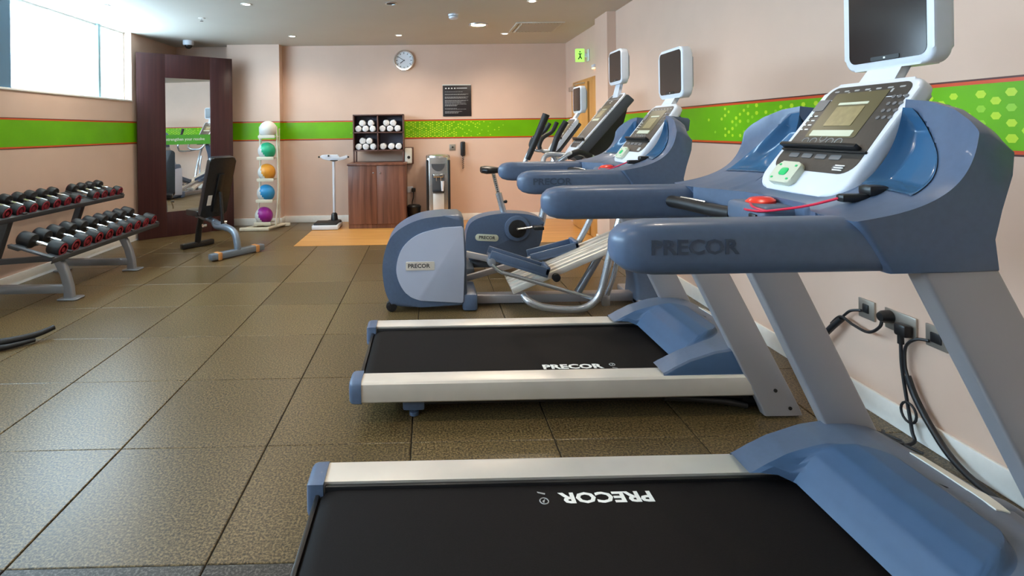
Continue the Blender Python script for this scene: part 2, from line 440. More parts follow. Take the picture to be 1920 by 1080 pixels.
# oak door in the right wall
t = thing('door_1', (XR-.03, 6.6, 0), None, None); struct(t)
MB().box((XR-.022, 6.03, .004), (XR-.001, 7.20, 1.93), .002).build('door_frame', 'oak_door', t)
lf = MB().box((XR-.062, 6.42, .012), (XR-.022, 7.13, 1.88), .004).build('door_leaf', 'oak_door', t)
MB().box((XR-.030, 6.345, .012), (XR-.021, 6.415, 1.88)).build('door_gap', 'dark_gap', t, smooth=False)
MB().box((XR-.062, 6.06, .012), (XR-.022, 6.34, 1.88), .004).build('door_panel', 'oak_door', t)
MB().box((XR-.105, 6.88, 1.80), (XR-.062, 7.12, 1.86), .006).tube([(XR-.085, 6.9, 1.865), (XR-.13, 6.70, 1.87), (XR-.06, 6.50, 1.87)], .008).build('door_closer', 'steel', t)
MB().tube([(XR-.062, 6.50, .98), (XR-.11, 6.50, .98), (XR-.11, 6.60, .98)], .009).build('door_handle', 'steel', t)

# ---------------------------------------------------------------- ceiling fittings
def spot(o, z, energy, size=.05, ang=150, col=(1, .86, .70)):
    ld = bpy.data.lights.new('lamp_light', 'SPOT'); ld.energy = energy; ld.spot_size = math.radians(ang); ld.spot_blend = .8
    ld.shadow_soft_size = size; ld.color = col
    l = link(bpy.data.objects.new('lamp_light', ld)); l.parent = o; l.location = (0, 0, z); return l
dl = [(-1.749, 5.126, 'in front of the tall mirror, second row from the back wall'), (-1.752, 6.853, 'between the ball rack and the scale'),
      (-.374, 6.856, 'above the towel cabinet, in front of the clock'), (1.019, 5.107, 'beside the air vent, at the top edge of the photo'),
      (1.0, 6.821, 'between the air vent and the back wall'),
      (-3.106, 5.115, 'next to the window, nearest the left wall')]
for k, (x, y, s) in enumerate(dl):
    o = thing('downlight', (x, y, ZC), 'added unseen small round ceiling downlight '+s, 'ceiling light', 'small ceiling downlights')
    MB().lath((x, y, ZC), (0, 0, -1), [(0, .052), (.004, .052), (.006, .044), (.003, .034), (.0, .034)], 28).build('trim_ring', 'white_trim', o)
    MB().lath((x, y, ZC-.001), (0, 0, -1), [(0, .033), (.0015, .030), (.002, 0)], 24).build('bulb', 'lamp_small', o)
    spot(o, -.02, 28)
for (x, y, pl) in [(-1.75, 3.4, 'over the open floor by the dumbbells'), (-.37, 3.4, 'above the drum of the elliptical'), (1.02, 3.4, 'above the elliptical pedals, towards the right wall'), (-1.75, 1.7, 'over the open floor left of the nearest treadmill'), (-.37, 1.7, 'above the rear end of the nearest treadmill'), (1.02, 1.7, 'above the console of the nearest treadmill'), (-.37, 0, 'directly above the viewer')]:  # unseen rows continuing the visible ones, added to brighten the walls
    o = thing('downlight', (x, y, ZC), 'added unseen small round ceiling downlight '+pl, 'ceiling light', 'added overhead downlights out of view')
    MB().lath((x, y, ZC), (0, 0, -1), [(0, .052), (.004, .052), (.006, .044), (.003, .034), (.0, .034)], 28).build('trim_ring', 'white_trim', o)
    MB().lath((x, y, ZC-.001), (0, 0, -1), [(0, .033), (.0015, .030), (.002, 0)], 24).build('bulb', 'lamp_small', o)
    spot(o, -.02, 18)
x, y = .599, 6.217
o = thing('downlight', (x, y, ZC), 'large round glowing ceiling downlight with a steel rim beside the air vent', 'ceiling light')
MB().lath((x, y, ZC), (0, 0, -1), [(0, .118), (.012, .115), (.016, .105), (.010, .088), (0, .086)], 40).build('trim_ring', 'steel', o)
MB().lath((x, y, ZC-.001), (0, 0, -1), [(0, .085), (.006, .075), (.009, 0)], 32).build('diffuser', 'lamp_glow', o)
spot(o, -.03, 48, .09)
x, y = -.354, 5.139
o = thing('ceiling_speaker', (x, y, ZC), 'small dark unlit round fitting in the ceiling near the top edge', 'ceiling fitting')
MB().lath((x, y, ZC), (0, 0, -1), [(0, .060), (.005, .060), (.008, .050), (.008, .044), (0, .043)], 28).build('trim_ring', 'steel', o)
MB().lath((x, y, ZC-.001), (0, 0, -1), [(0, .042), (.003, .040), (.003, 0)], 24).build('grille', 'dark_gap', o)
x, y = .278, 5.661
o = thing('smoke_detector', (x, y, ZC), 'white round smoke detector on the ceiling left of the large downlight', 'smoke detector')
MB().lath((x, y, ZC), (0, 0, -1), [(0, .055), (.018, .055), (.02, .045)], 28).build('base', 'white_plastic', o)
MB().lath((x, y, ZC-.02), (0, 0, -1), [(0, .040), (.006, .050), (.022, .048), (.032, .034), (.034, 0)], 28).build('sensor_head', 'white_plastic', o)
x, y = -2.434, 5.722
o = thing('ceiling_sprinkler', (x, y, ZC), 'tiny white sprinkler head in the ceiling in front of the mirror', 'sprinkler')
MB().lath((x, y, ZC), (0, 0, -1), [(0, .035), (.004, .034), (.006, .014), (.006, 0)], 20).build('plate', 'white_trim', o)
MB().lath((x, y, ZC-.005), (0, 0, -1), [(0, .008), (.022, .008), (.024, .018), (.027, .018), (.027, 0)], 16).build('nozzle', 'chrome', o)
x, y = -3.20, 7.10
o = thing('dome_camera', (x, y, ZC), 'small grey security dome camera on the ceiling above the tall mirror', 'camera')
MB().lath((x, y, ZC), (0, 0, -1), [(0, .068), (.05, .068), (.062, .060), (.062, 0)], 28).build('housing', 'white_plastic', o)
MB().ball((x, y, ZC-.062), .050, 24, 14, (1, 1, .95)).build('dome', 'screen', o)
# vent
x0, x1, y0, y1 = 1.03, 1.60, 6.10, 6.70
o = thing('air_vent', ((x0+x1)/2, (y0+y1)/2, ZC), 'rectangular slatted air vent in the ceiling near the door', 'vent')
f = MB()
f.box((x0, y0, ZC-.012), (x1, y0+.035, ZC), .003).box((x0, y1-.035, ZC-.012), (x1, y1, ZC), .003).box((x0, y0+.035, ZC-.012), (x0+.035, y1-.035, ZC), .003).box((x1-.035, y0+.035, ZC-.012), (x1, y1-.035, ZC), .003)
f.build('vent_frame', 'ceiling_paint', o)
MB().box((x0+.03, y0+.03, ZC-.002), (x1-.03, y1-.03, ZC-.0005)).build('vent_backing', 'dark_gap', o, smooth=False)
for k in range(13):
    xx = x0+.06+k*.038
    f = MB().box((-.015, y0+.034, -.001), (.015, y1-.034, .001), M=Matrix.Translation((xx, 0, ZC-.010)) @ Matrix.Rotation(.6, 4, 'Y'))
    f.build('slat', 'ceiling_paint', o, smooth=False)
# exit sign
o = thing('exit_sign', (1.975, 6.55, 2.14), 'lit green emergency exit sign above the oak door', 'sign')
MB().box((1.838, 6.535, 2.135), (1.945, 6.565, 2.295), .004).build('sign_box', 'exit_green', o)
mm = frame((1.892, 6.534, 2.205), (1, 0, 0), (0, 0, 1)) @ Matrix.Diagonal((.8, .95, 1, 1))
f = MB(); f.mi = 0
f.ball((1.889, 6.5335, 2.258), .010, 10, 8, (1, .3, 1))
f.prism([(-.03, .035), (.03, .035), (.03, .025), (.008, .022), (.008, -.005), (.028, -.03), (.02, -.045), (-.004, -.018), (-.02, -.045), (-.04, -.04), (-.012, -.005), (-.012, .022), (-.03, .025)], 'z', 0, .001, M=mm)
f.build('running_figure', 'print_ink', o)
MB().box((1.985, 6.50, 2.14), (1.999, 6.60, 2.29), .003).box((1.944, 6.54, 2.19), (1.99, 6.56, 2.24), .003).build('wall_plate', 'white_plastic', o)
o = thing('emergency_lamp', (XR, 6.3, 2.02), 'small glowing emergency lamp on the wall below the exit sign', 'lamp')
MB().box((XR-.03, 6.25, 2.03), (XR-.001, 6.35, 2.07), .006).build('lamp_body', 'white_plastic', o)
MB().box((XR-.028, 6.26, 2.018), (XR-.004, 6.34, 2.031), .003).build('diffuser', 'emergency_glow', o)

# ---------------------------------------------------------------- shared machine parts
def console(t, M, wb_, wt, L, rack=True, remote=True, depth=.038):
    """inclined control panel; M: across, up along the slope, towards the user"""
    def outl(ins, y0, y1, rb=.05, rt=.03, n=6):
        w0 = wb_/2-ins; w1 = wt/2-ins; pts = []
        def wy(y): return w0+(w1-w0)*(y/L)
        for sx, yy, r, a0 in ((1, y0, rb, 270), (1, y1, rt, 0), (-1, y1, rt, 90), (-1, y0, rb, 180)):
            for i in range(n+1):
                a = math.radians(a0+90*i/n)
                cy = yy+r if yy == y0 else yy-r
                pts.append((sx*(wy(cy)-r)+r*math.cos(a), cy+r*math.sin(a)))
        return pts
    fr = MB().prism(outl(0, 0, L, .065, .035), 'z', -depth, 0, min(.010, depth*.35), 3, M=M).build('console_frame', 'white_plastic', t)
    p = MB().prism(outl(.018, .070, L-.062, .04, .004), 'z', -.002, .0012, M=M).build('panel', 'panel_dark', t)
    f = MB().prism(outl(.020, L-.058, L-.014, .004, .028), 'z', -.002, .0012, M=M)
    up_ = f.build('upper_panel', 'panel_dark', t)
    f = MB()
    for k in range(7):
        cx = -.105+k*.035; f.prism(rrect(.016, .005, .002, 3, cx, L-.030), 'z', .001, .002, M=M)
        if k % 2: f.prism(rrect(.006, .012, .002, 3, cx+.012, L-.040), 'z', .001, .002, M=M)
    f.build('touch_icons', 'print_grey', up_, smooth=False)
    c = L*.645
    MB().prism(rrect(.175, .155, .006, 3, -.012, c+.018), 'z', .0008, .0022, M=M).build('display_bezel', 'lcd_dark', p, smooth=False)
    MB().prism(rrect(.095, .066, .003, 3, -.012, c+.012), 'z', .002, .0034, M=M).build('display', 'lcd', p, smooth=False)
    f = MB().prism(rrect(.145, .020, .003, 3, -.012, c-.046), 'z', .002, .0034, M=M)
    MB().prism(rrect(.100, .008, .002, 3, -.012, c+.056), 'z', .002, .0030, M=M).build('status_line', 'cream_key', p, smooth=False)
    f.build('status_bar', 'cream_key', p, smooth=False)
    f = MB()
    for j in range(4):
        for i in range(3): f.prism([(.102+i*.017+.0055*math.cos(q*PI/4), c+.070-j*.022+.0055*math.sin(q*PI/4)) for q in range(8)], 'z', .001, .0028, M=M)
    f.build('keypad', 'grey_key', p, smooth=False)
    f = MB()
    f.prism(rrect(.042, .040, .004, 3, -.128, c+.055), 'z', .001, .0024, M=M); f.build('mode_key', 'grey_key', p, smooth=False)
    f = MB()
    for j in range(4):
        for i in range(2): f.prism(rrect(.014, .004, .0015, 2, -.138+i*.022, c+.016-j*.016), 'z', .001, .0022, M=M)
    for k in (-.028, 0.0): f.prism(rrect(.028, .006, .002, 2, .0+k*.2, L-.078+k*.5), 'z', .0016, .0028, M=M)
    f.build('key_marks', 'print_white', p, smooth=False)
    f = MB()
    for k in range(5):
        cx = -.085+k*.030; cy = .168+(.012 if k == 2 else 0)
        f.tube([M @ Vector((cx+.011*math.cos(a*PI/8), cy+.011*math.sin(a*PI/8), .0015)) for a in range(16)], .0012, 5, closed=True)
        if k == 2: f.tube([M @ Vector((cx+.009*math.cos(a*PI/8), cy-.024+.009*math.sin(a*PI/8), .0015)) for a in range(16)], .0012, 5, closed=True)
    f.build('round_keys', 'print_grey', p, smooth=False)
    f = MB()
    for i in range(4): f.prism(rrect(.036, .014, .003, 2, -.085+i*.05, .118), 'z', .001, .003, M=M)
    f.prism(rrect(.03, .012, .003, 2, .095, .088), 'z', .001, .003, M=M)
    f.build('lower_keys', 'grey_key', p, smooth=False)
    f = MB()
    for i in range(3): f.prism(rrect(.030, .003, .001, 2, .10, .094-i*.007), 'z', .0028, .0036, M=M)
    f.prism(rrect(.030, .003, .001, 2, -.10, .088), 'z', .001, .002, M=M)
    f.build('printed_lines', 'print_white', p, smooth=False)
    if rack:
        f = MB().box((-.150, .140, .0), (.125, .152, .022), .004, M=M); f.box((-.148, .132, .0), (.150, .140, .008), .003, M=M)
        f.build('reading_rack', 'black_plastic', t)
    if remote:
        r = MB().prism(rrect(.090, .070, .014, 5, -.050, .050), 'z', .0, .018, .006, M=M).build('control_puck', 'cream_key', t)
        MB().prism(rrect(.030, .025, .009, 4, -.050, .050), 'z', .017, .021, .002, M=M).build('start_button', 'green_button', r)
        f = MB()
        for sx in (-1, 1):
            for sy in (-1, 1): f.prism(rrect(.008, .006, .002, 3, -.050+sx*.031, .050+sy*.022), 'z', .0175, .0192, M=M)
        f.build('small_keys', 'green_button', r, smooth=False)
    # underside shell carrying the panel
    return fr
def monitor(t, cx, cy, cz, w, h, d, lean=0.0, neck=None, side='white_plastic'):
    M = frame((cx, cy, cz), (0, -1, 0), (math.sin(lean), 0, math.cos(lean)))
    b = MB().prism(rrect(w, h, .038, 8), 'z', -d, 0, .008, 3, M=M).build('monitor_case', side, t)
    MB().prism(rrect(w*.86, h*.86, .022, 6, 0, .004), 'z', -.004, .0015, M=M).build('screen', 'screen', t)
    f = MB().prism(rrect(w*.32, .011, .003, 3, 0, -h*.385), 'z', .001, .003, M=M); f.build('button_bar', 'black_plastic', t, smooth=False)
    f = MB().prism(rrect(.006, .005, .0015, 3, 0, -h*.385), 'z', .0025, .0036, M=M); f.build('power_key', 'print_white', t, smooth=False)
    MB().prism(rrect(w*.80, h*.80, .03, 6), 'z', -d-.018, -d+.004, .008, 2, M=M).build('monitor_back', 'rack_grey', t)
    if neck:
        a, e, wd = neck      # strip from a to e, width wd across y
        a = Vector(a); e = Vector(e); dr = (e-a).normalized(); L = (e-a).length
        Mn = frame(a, (0, -1, 0), dr)
        MB().prism([(-wd/2, 0), (wd/2, 0), (wd/2*.72, L*.5), (wd/2*.8, L), (-wd/2*.8, L), (-wd/2*.72, L*.5)], 'z', -.022, .0, .006, 2, M=Mn).build('monitor_neck', 'white_plastic', t)

# ---------------------------------------------------------------- treadmill
def superring(y, z, hy, hz, n=28, e=.62):
    out = []
    for k in range(n):
        a = 2*PI*k/n; c, s_ = math.cos(a), math.sin(a)
        out.append((y+hy*math.copysign(abs(c)**e, c), z+hz*math.copysign(abs(s_)**e, s_)))
    return out
TC = 2.72
def make_treadmill(label):
    t = thing('treadmill', (.65, TC, 0), label, 'treadmill', 'treadmills by the right wall')
    C = TC
    # side rails
    for s in (-1, 1):
        o_, i_ = .388*s, .288*s
        sec = [(i_, .188), (o_-.020*s, .194), (o_-.007*s, .191), (o_, .182), (o_+.004*s, .150), (o_-.003*s, .104), (o_-.012*s, .096), (i_, .096)]
        f = MB().loft([[(x, C+a, b) for a, b in sec] for x in (-.318, 1.46)])
        r = f.build('side_rail', 'aluminium', t, angle=30)
        f = MB().lath((-.20, C+.335*s, .1865), (0, 0, 1), [(0, .005), (.004, .0045), (.005, 0)], 12)
        f.build('rail_screw', 'black_plastic', r)
        ring = [(C+a*1.0, b) for a, b in [(i_-.02*s, .192), (o_-.018*s, .198), (o_-.002*s, .192), (o_+.006*s, .182), (o_+.008*s, .150), (o_+.001*s, .100), (o_-.012*s, .090), (i_-.02*s, .090)]]
        cy_, cz_ = C+.330*s, .148
        f = MB().loft([[(x, cy_+(a-cy_)*k, cz_+(b-cz_)*k) for a, b in ring] for x, k in ((-.314, 1), (-.350, .99), (-.362, .93), (-.368, .80))])
        f.build('end_cap', 'blue_plastic', t)
        # lift foot
        f = MB().box((-.135, C+.30*s-.035, .035), (-.035, C+.30*s+.035, .092), .010).cyl((-.085, C+.30*s, .018), (-.085, C+.30*s, .05), .012, 14).cyl((-.085, C+.30*s, 0.003), (-.085, C+.30*s, .018), .022, 18)
        f.build('rear_foot', 'blue_plastic', t)
        # uprights
        f = MB().loft([[(x, C+y*s, z) for x, y in rr_] for z, rr_ in (
            (z, rrect(w, .046, .008, 3, cx, yc)) for z, cx, w, yc in ((.012, 1.563, .170, .372), (.05, 1.548, .170, .372), (.30, 1.425, .166, .368), (.70, 1.228, .160, .359), (1.014, 1.072, .155, .352)))])
        u = f.build('upright', 'silver_paint', t)
        for bx, bz in ((1.525, .125), (1.59, .045)): MB().cyl((bx, C+.392*s, bz), (bx, C+.398*s, bz), .008, 12).build('bolt', 'black_plastic', u)
        f = MB().cyl((1.40, C+.24*s, .048), (1.40, C+.30*s, .048), .045, 24, bev=.008); f.build('front_wheel', 'black_rubber', t)
        # arms
        xs = [(.398, .30), (.404, .55), (.42, .80), (.445, .94), (.475, .995), (.52, 1.0), (.70, 1.0), (.96, 1.0)]
        f = MB().loft([[(x, a, b) for a, b in superring(C+.328*s, 1.060, .050*(k if x > .40 else k), .054*k)] for x, k in xs])
        a_ = f.build('arm', 'blue_plastic', t)
        if s < 0:
            M = frame((.545, C-.3785, 1.066), (1, 0, 0), (0, 0, 1))
            text('embossed_lettering', 'PRECOR', .040, 'emboss', a_, M, .0008, .001, 1.15)
        # hand grips running in from the arm
        f = MB().tube([(.80, C+.29*s, 1.065), (.83, C+.235*s, 1.062), (.865, C+.17*s, 1.055), (.89, C+.09*s, 1.055)], .019, 14, 5)
        g = f.build('hand_grip', 'black_rubber', t)
        f = MB().tube([(.822, C+.25*s, 1.0815), (.842, C+.215*s, 1.0795), (.862, C+.18*s, 1.0755)], .006, 8, 3, sy=.6); f.build('pulse_sensor', 'steel', g)
    # frame and underside, deck, belt
    f = MB().box((-.10, C-.255, .060), (1.42, C+.255, .150), .01).box((-.05, C-.33, .060), (1.45, C-.27, .098), .006).box((-.05, C+.27, .060), (1.45, C+.33, .098), .006)
    f.build('base_frame', 'black_plastic', t)
    f = MB().tube([(1.05, C-.335, .075), (1.30, C-.335, .055), (1.43, C-.335, .030)], .014, 10, 4).box((1.35, C-.30, .008), (1.60, C+.30, .060), .008)
    f.build('lift_frame', 'black_plastic', t)
    pr = [(1.30, .172), (-.27, .172), (-.300, .166), (-.322, .152), (-.330, .135), (-.322, .115), (-.300, .098), (-.27, .092), (1.30, .092)]
    f = MB().loft([[(x, C+y, z) for x, z in pr] for y in (-.272, .272)]); f.build('running_belt', 'belt', t, angle=50)
    f = MB().box((-.34, C-.287, .10), (-.325, C+.287, .16), .004).box((-.31, C-.287, .12), (1.30, C-.2735, .181), .001).box((-.31, C+.2735, .12), (1.30, C+.287, .181), .001)
    f.build('belt_guard', 'black_plastic', t)
    # motor hood
    band = [(1.02, .196), (1.045, .206), (1.10, .235), (1.16, .262), (1.275, .296), (1.36, .307), (1.44, .306), (1.52, .296), (1.58, .280), (1.63, .248), (1.665, .195), (1.68, .05)]
    dome = [(1.02, .192), (1.15, .192), (1.175, .225), (1.22, .276), (1.27, .308), (1.33, .324), (1.395, .324), (1.418, .307), (1.44, .306)]
    def bdy(x):
        q_ = max(0, (x-1.15)/.268)
        return max(.03, .264*(1-q_**3)**(1/3)) if q_ < 1 else .03
    half = [0, .3, .5, .58, .61, .64, .67, .70, .705, .78, .86, .94, .985, .997, 1.0]
    ysn = [-v for v in half[::-1]]+half[1:]
    rings = []
    for i in range(97):
        u = i/96
        ring = []
        for v in ysn:
            av = abs(v)
            k = min(1, max(0, (.70-av)/.10)); k = k*k*(3-2*k)
            xb = 1.035+.118*k
            xe = 1.68-.11*av**3
            x = xb+(xe-xb)*u
            w = .376
            xx = x if x < 1.40 else 1.40+(x-1.40)*.28/(xe-1.40)
            z = interp(xx, band)
            if k > 0 and x < 1.44: z += (interp(x, dome)-z)*k
            if av > .98: z -= .010*((av-.98)/.02)**2
            bd = bdy(x); yy_ = av/.70*bd if av <= .70 else bd+(av-.70)/.30*(w-bd)
            ring.append((x, C+math.copysign(yy_, v), z))
        lo = .184 if ring[0][0] < 1.46 else .05
        ring = [(ring[0][0], ring[0][1], min(lo, ring[0][2]-.01))] + ring + [(ring[-1][0], ring[-1][1], min(lo, ring[-1][2]-.01))]
        rings.append(ring)
    f = MB(); vi = {}
    f.loft(rings, cap=False, closed=False)
    n_ = len(rings[0])
    last = rings[-1]; f.loft([last, [(p[0]-.01, p[1], .02) for p in last]], cap=False, closed=False)
    f.bm.faces.ensure_lookup_table()
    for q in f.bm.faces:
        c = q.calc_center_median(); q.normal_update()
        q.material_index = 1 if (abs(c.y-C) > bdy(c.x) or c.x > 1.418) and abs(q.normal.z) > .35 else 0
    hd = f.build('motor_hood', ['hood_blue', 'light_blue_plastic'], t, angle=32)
    from mathutils.bvhtree import BVHTree
    tree = BVHTree.FromPolygons([v.co+worldo(t) for v in hd.data.vertices], [tuple(p.vertices) for p in hd.data.polygons])
    def top(x, y):
        h = tree.ray_cast(Vector((x, y, 1)), Vector((0, 0, -1))); return h[0].z if h[0] else .1
    f = MB(); G = []
    for i in range(9):
        t_ = i/8; x = 1.506+.004*math.sin(PI*t_); y = C+.195-.245*t_
        a_, b_ = (x+.019, y), (x-.019, y); z1, z2 = top(*a_)+.004, top(*b_)+.004
        G.append([(*a_, z1), (*b_, z2), (*b_, z2-.006), (*a_, z1-.006)])
    f.loft(G); f.build('hood_strip', 'off_white', hd, angle=30)
    # cowl : closed profile lofted across
    Zr = [(0, 1.36), (.17, 1.36), (.24, 1.352), (.31, 1.332), (.355, 1.308), (.384, 1.285)]
    xf = [(0, .955), (.12, .945), (.18, .915), (.24, .875), (.285, .86), (.384, .86)]
    NS = 40
    def scoop(y, tt):
        ay = abs(y); zr = interp(ay, Zr); x0 = interp(ay, xf)
        z0 = 1.112
        ang = tt
        # bezier from the lip, flat forward, then sweeping up
        P0 = (x0, z0); P1 = (x0+.60*(1.115-x0), z0+.02); xr = interp(ay, [(0, 1.15), (.17, 1.15), (.30, 1.13), (.384, 1.105)]); P2 = (xr-.015, z0+.35*(zr-z0)); P3 = (xr, zr)
        if ay < .168: P1, P2, P3 = (x0+.03, z0-.005), (1.09, 1.150), (1.262, 1.345)
        a, b, c, d = (1-ang)**3, 3*(1-ang)**2*ang, 3*(1-ang)*ang**2, ang**3
        return (a*P0[0]+b*P1[0]+c*P2[0]+d*P3[0], a*P0[1]+b*P1[1]+c*P2[1]+d*P3[1])
    ycut = [-.384, -.382, -.378, -.370]+[-.36+.72*i/90 for i in range(91)]+[.370, .378, .382, .384]
    kshr = {.384: .90, .382: .95, .378: .985}
    def pedge(tt): return .172+.165*(1-max(0, (tt-.45)/.55)**2.4)
    def sm(v): v = max(0, min(1, v)); return v*v*(3-2*v)
    T0, T1 = .40, .955
    def pdepth(ay, tt):
        if not (T0 < tt < T1) or ay <= .172 or ay >= pedge(tt): return 0
        a = (tt-T0)/(T1-T0); b = (ay-.172)/(pedge(tt)-.172)
        return sm(min(a/.20, (1-a)/.20, b/.10, (1-b)/.30))
    rings = []
    for y in ycut:
        XR_ = interp(abs(y), [(0, 1.15), (.17, 1.15), (.30, 1.13), (.384, 1.105)])
        ring = []
        for i in range(NS+1):
            tt = i/NS; x, z = scoop(y, tt)
            k_ = pdepth(abs(y), tt); x += .052*k_; z -= .016*k_
            ring.append((x, z))
        zr = ring[-1][1]
        if abs(y) < .168: ring += [(1.272, zr-.01), (1.265, zr-.06)]
        else: ring += [(XR_+.020, zr-.002), (XR_+.048, zr-.022)]
        ring += [(1.176, 1.245), (1.172, 1.20), (1.150, 1.13), (1.135, 1.07), (1.142, 1.010),
                 (1.05, 1.008), (interp(abs(y), xf)+(.07 if abs(y) > .27 else .03), 1.008 if abs(y) > .27 else 1.03), (interp(abs(y), xf)+(.052 if abs(y) > .27 else .0), 1.03 if abs(y) > .27 else 1.05)]
        k = kshr.get(round(abs(y), 3), 1)
        cx = sum(p[0] for p in ring)/len(ring); cz = sum(p[1] for p in ring)/len(ring)
        rings.append([(cx+(x-cx)*(k*.3+.7), C+y, cz+(z-cz)*(k*.4+.6)) if k < 1 else (x, C+y, z) for x, z in ring])
    cw = MB().loft(rings).build('console_cowl', 'blue_plastic', t, angle=42)
    for s in (-1, 1):
        f = MB(); G = []
        for i in range(25):
            tt = T0+(T1-T0)*i/24; row = []
            for j in range(25):
                ay = .172+(pedge(tt)-.172)*j/24
                x, z = scoop(ay, tt); k_ = pdepth(ay, tt)
                row.append((x+.034*k_-.0018, C+s*ay, z-.010*k_+.0018))
            G.append(row)
        f.loft(G, cap=False, closed=False)
        f.build('storage_pocket', 'pocket_blue', t, angle=80)
    # shell behind the console
    O = Vector((.995, C, 1.125)); top = Vector((1.228, C, 1.418)); up = top-O
    M = frame(O, (0, -1, 0), up)
    console(t, M, .335, .300, up.length)
    f = MB().loft([[(.995+.03, C+y*.145, 1.09) for y in (-1, 1)] + [(1.12, C+y*.145, 1.06) for y in (1, -1)],
                   [(1.235, C+y*.13, 1.365) for y in (-1, 1)] + [(1.262, C+y*.12, 1.340) for y in (1, -1)]])
    f.build('console_shell', 'blue_plastic', t, angle=30)
    # stop button block in the middle of the grip bar
    bk = MB().box((.868, C-.085, 1.040), (1.02, C+.085, 1.098), .016, 3).build('stop_block', 'light_blue_plastic', t)
    MB().lath((.918, C+.005, 1.096), (-.1, 0, 1), [(0, .036), (.006, .036), (.014, .026), (.016, 0)], 26).build('stop_button', 'red_button', bk)
    MB().box((.862, C-.06, 1.050), (.874, C-.03, 1.075), .003).build('key_socket', 'black_plastic', bk)
    # clip with its cord
    cl = MB().box((.930, C-.262, 1.132), (.992, C-.238, 1.150), .006).box((.985, C-.268, 1.145), (1.03, C-.232, 1.168), .007).build('safety_clip', 'black_plastic', t)
    MB().tube([(.866, C-.01, 1.082), (.855, C-.045, 1.085), (.862, C-.085, 1.088), (.875, C-.14, 1.10), (.900, C-.20, 1.118), (.935, C-.25, 1.142)], .0030, 8, 8).tube([(.875, C-.02, 1.10), (.858, C-.06, 1.095), (.868, C-.10, 1.09)], .0030, 8, 6).build('safety_cord', 'red_cord', cl)
    # tv
    monitor(t, 1.252, C-.005, 1.578, .275, .255, .048, .0, ((1.222, C, 1.405), (1.285, C, 1.50), .13))
    return t
tm = make_treadmill('middle treadmill, the whole walking deck in view, behind the nearest one')
tm2 = copy_tree(tm); tm2['label'] = 'nearest treadmill with a large console, deck cut off by the bottom of the photo'
tm2.location = (.617, 1.395, 0)
def belt_text(t, ox, oy, flip):
    M = frame((ox, oy, .1722), (-1 if flip else 1, 0, 0), (0, -1 if flip else 1, 0))
    text('belt_lettering', 'PRECOR', .062, 'print_white', t, M, .0003, .0022, 1.22)
    M2 = frame((ox+(-.195 if flip else .195), oy, .1722), (-1 if flip else 1, 0, 0), (0, -1 if flip else 1, 0))
    f = MB()
    f.tube([M2 @ Vector((.013*math.cos(a*PI/8), .014+.013*math.sin(a*PI/8), .0004)) for a in range(16)], .0018, 5, closed=True)
    f.prism([(-.010, -.020), (.014, -.028), (.012, -.022), (-.008, -.014)], 'z', 0, .0006, M=M2)
    f.prism([(-.004, .006), (.006, .014), (.002, .022)], 'z', 0, .0006, M=M2)
    f.build('belt_mark', 'print_grey', t, smooth=False)
belt_text(tm, .665, TC-.225, False)
belt_text(tm2, .53, 1.395+.215, True)

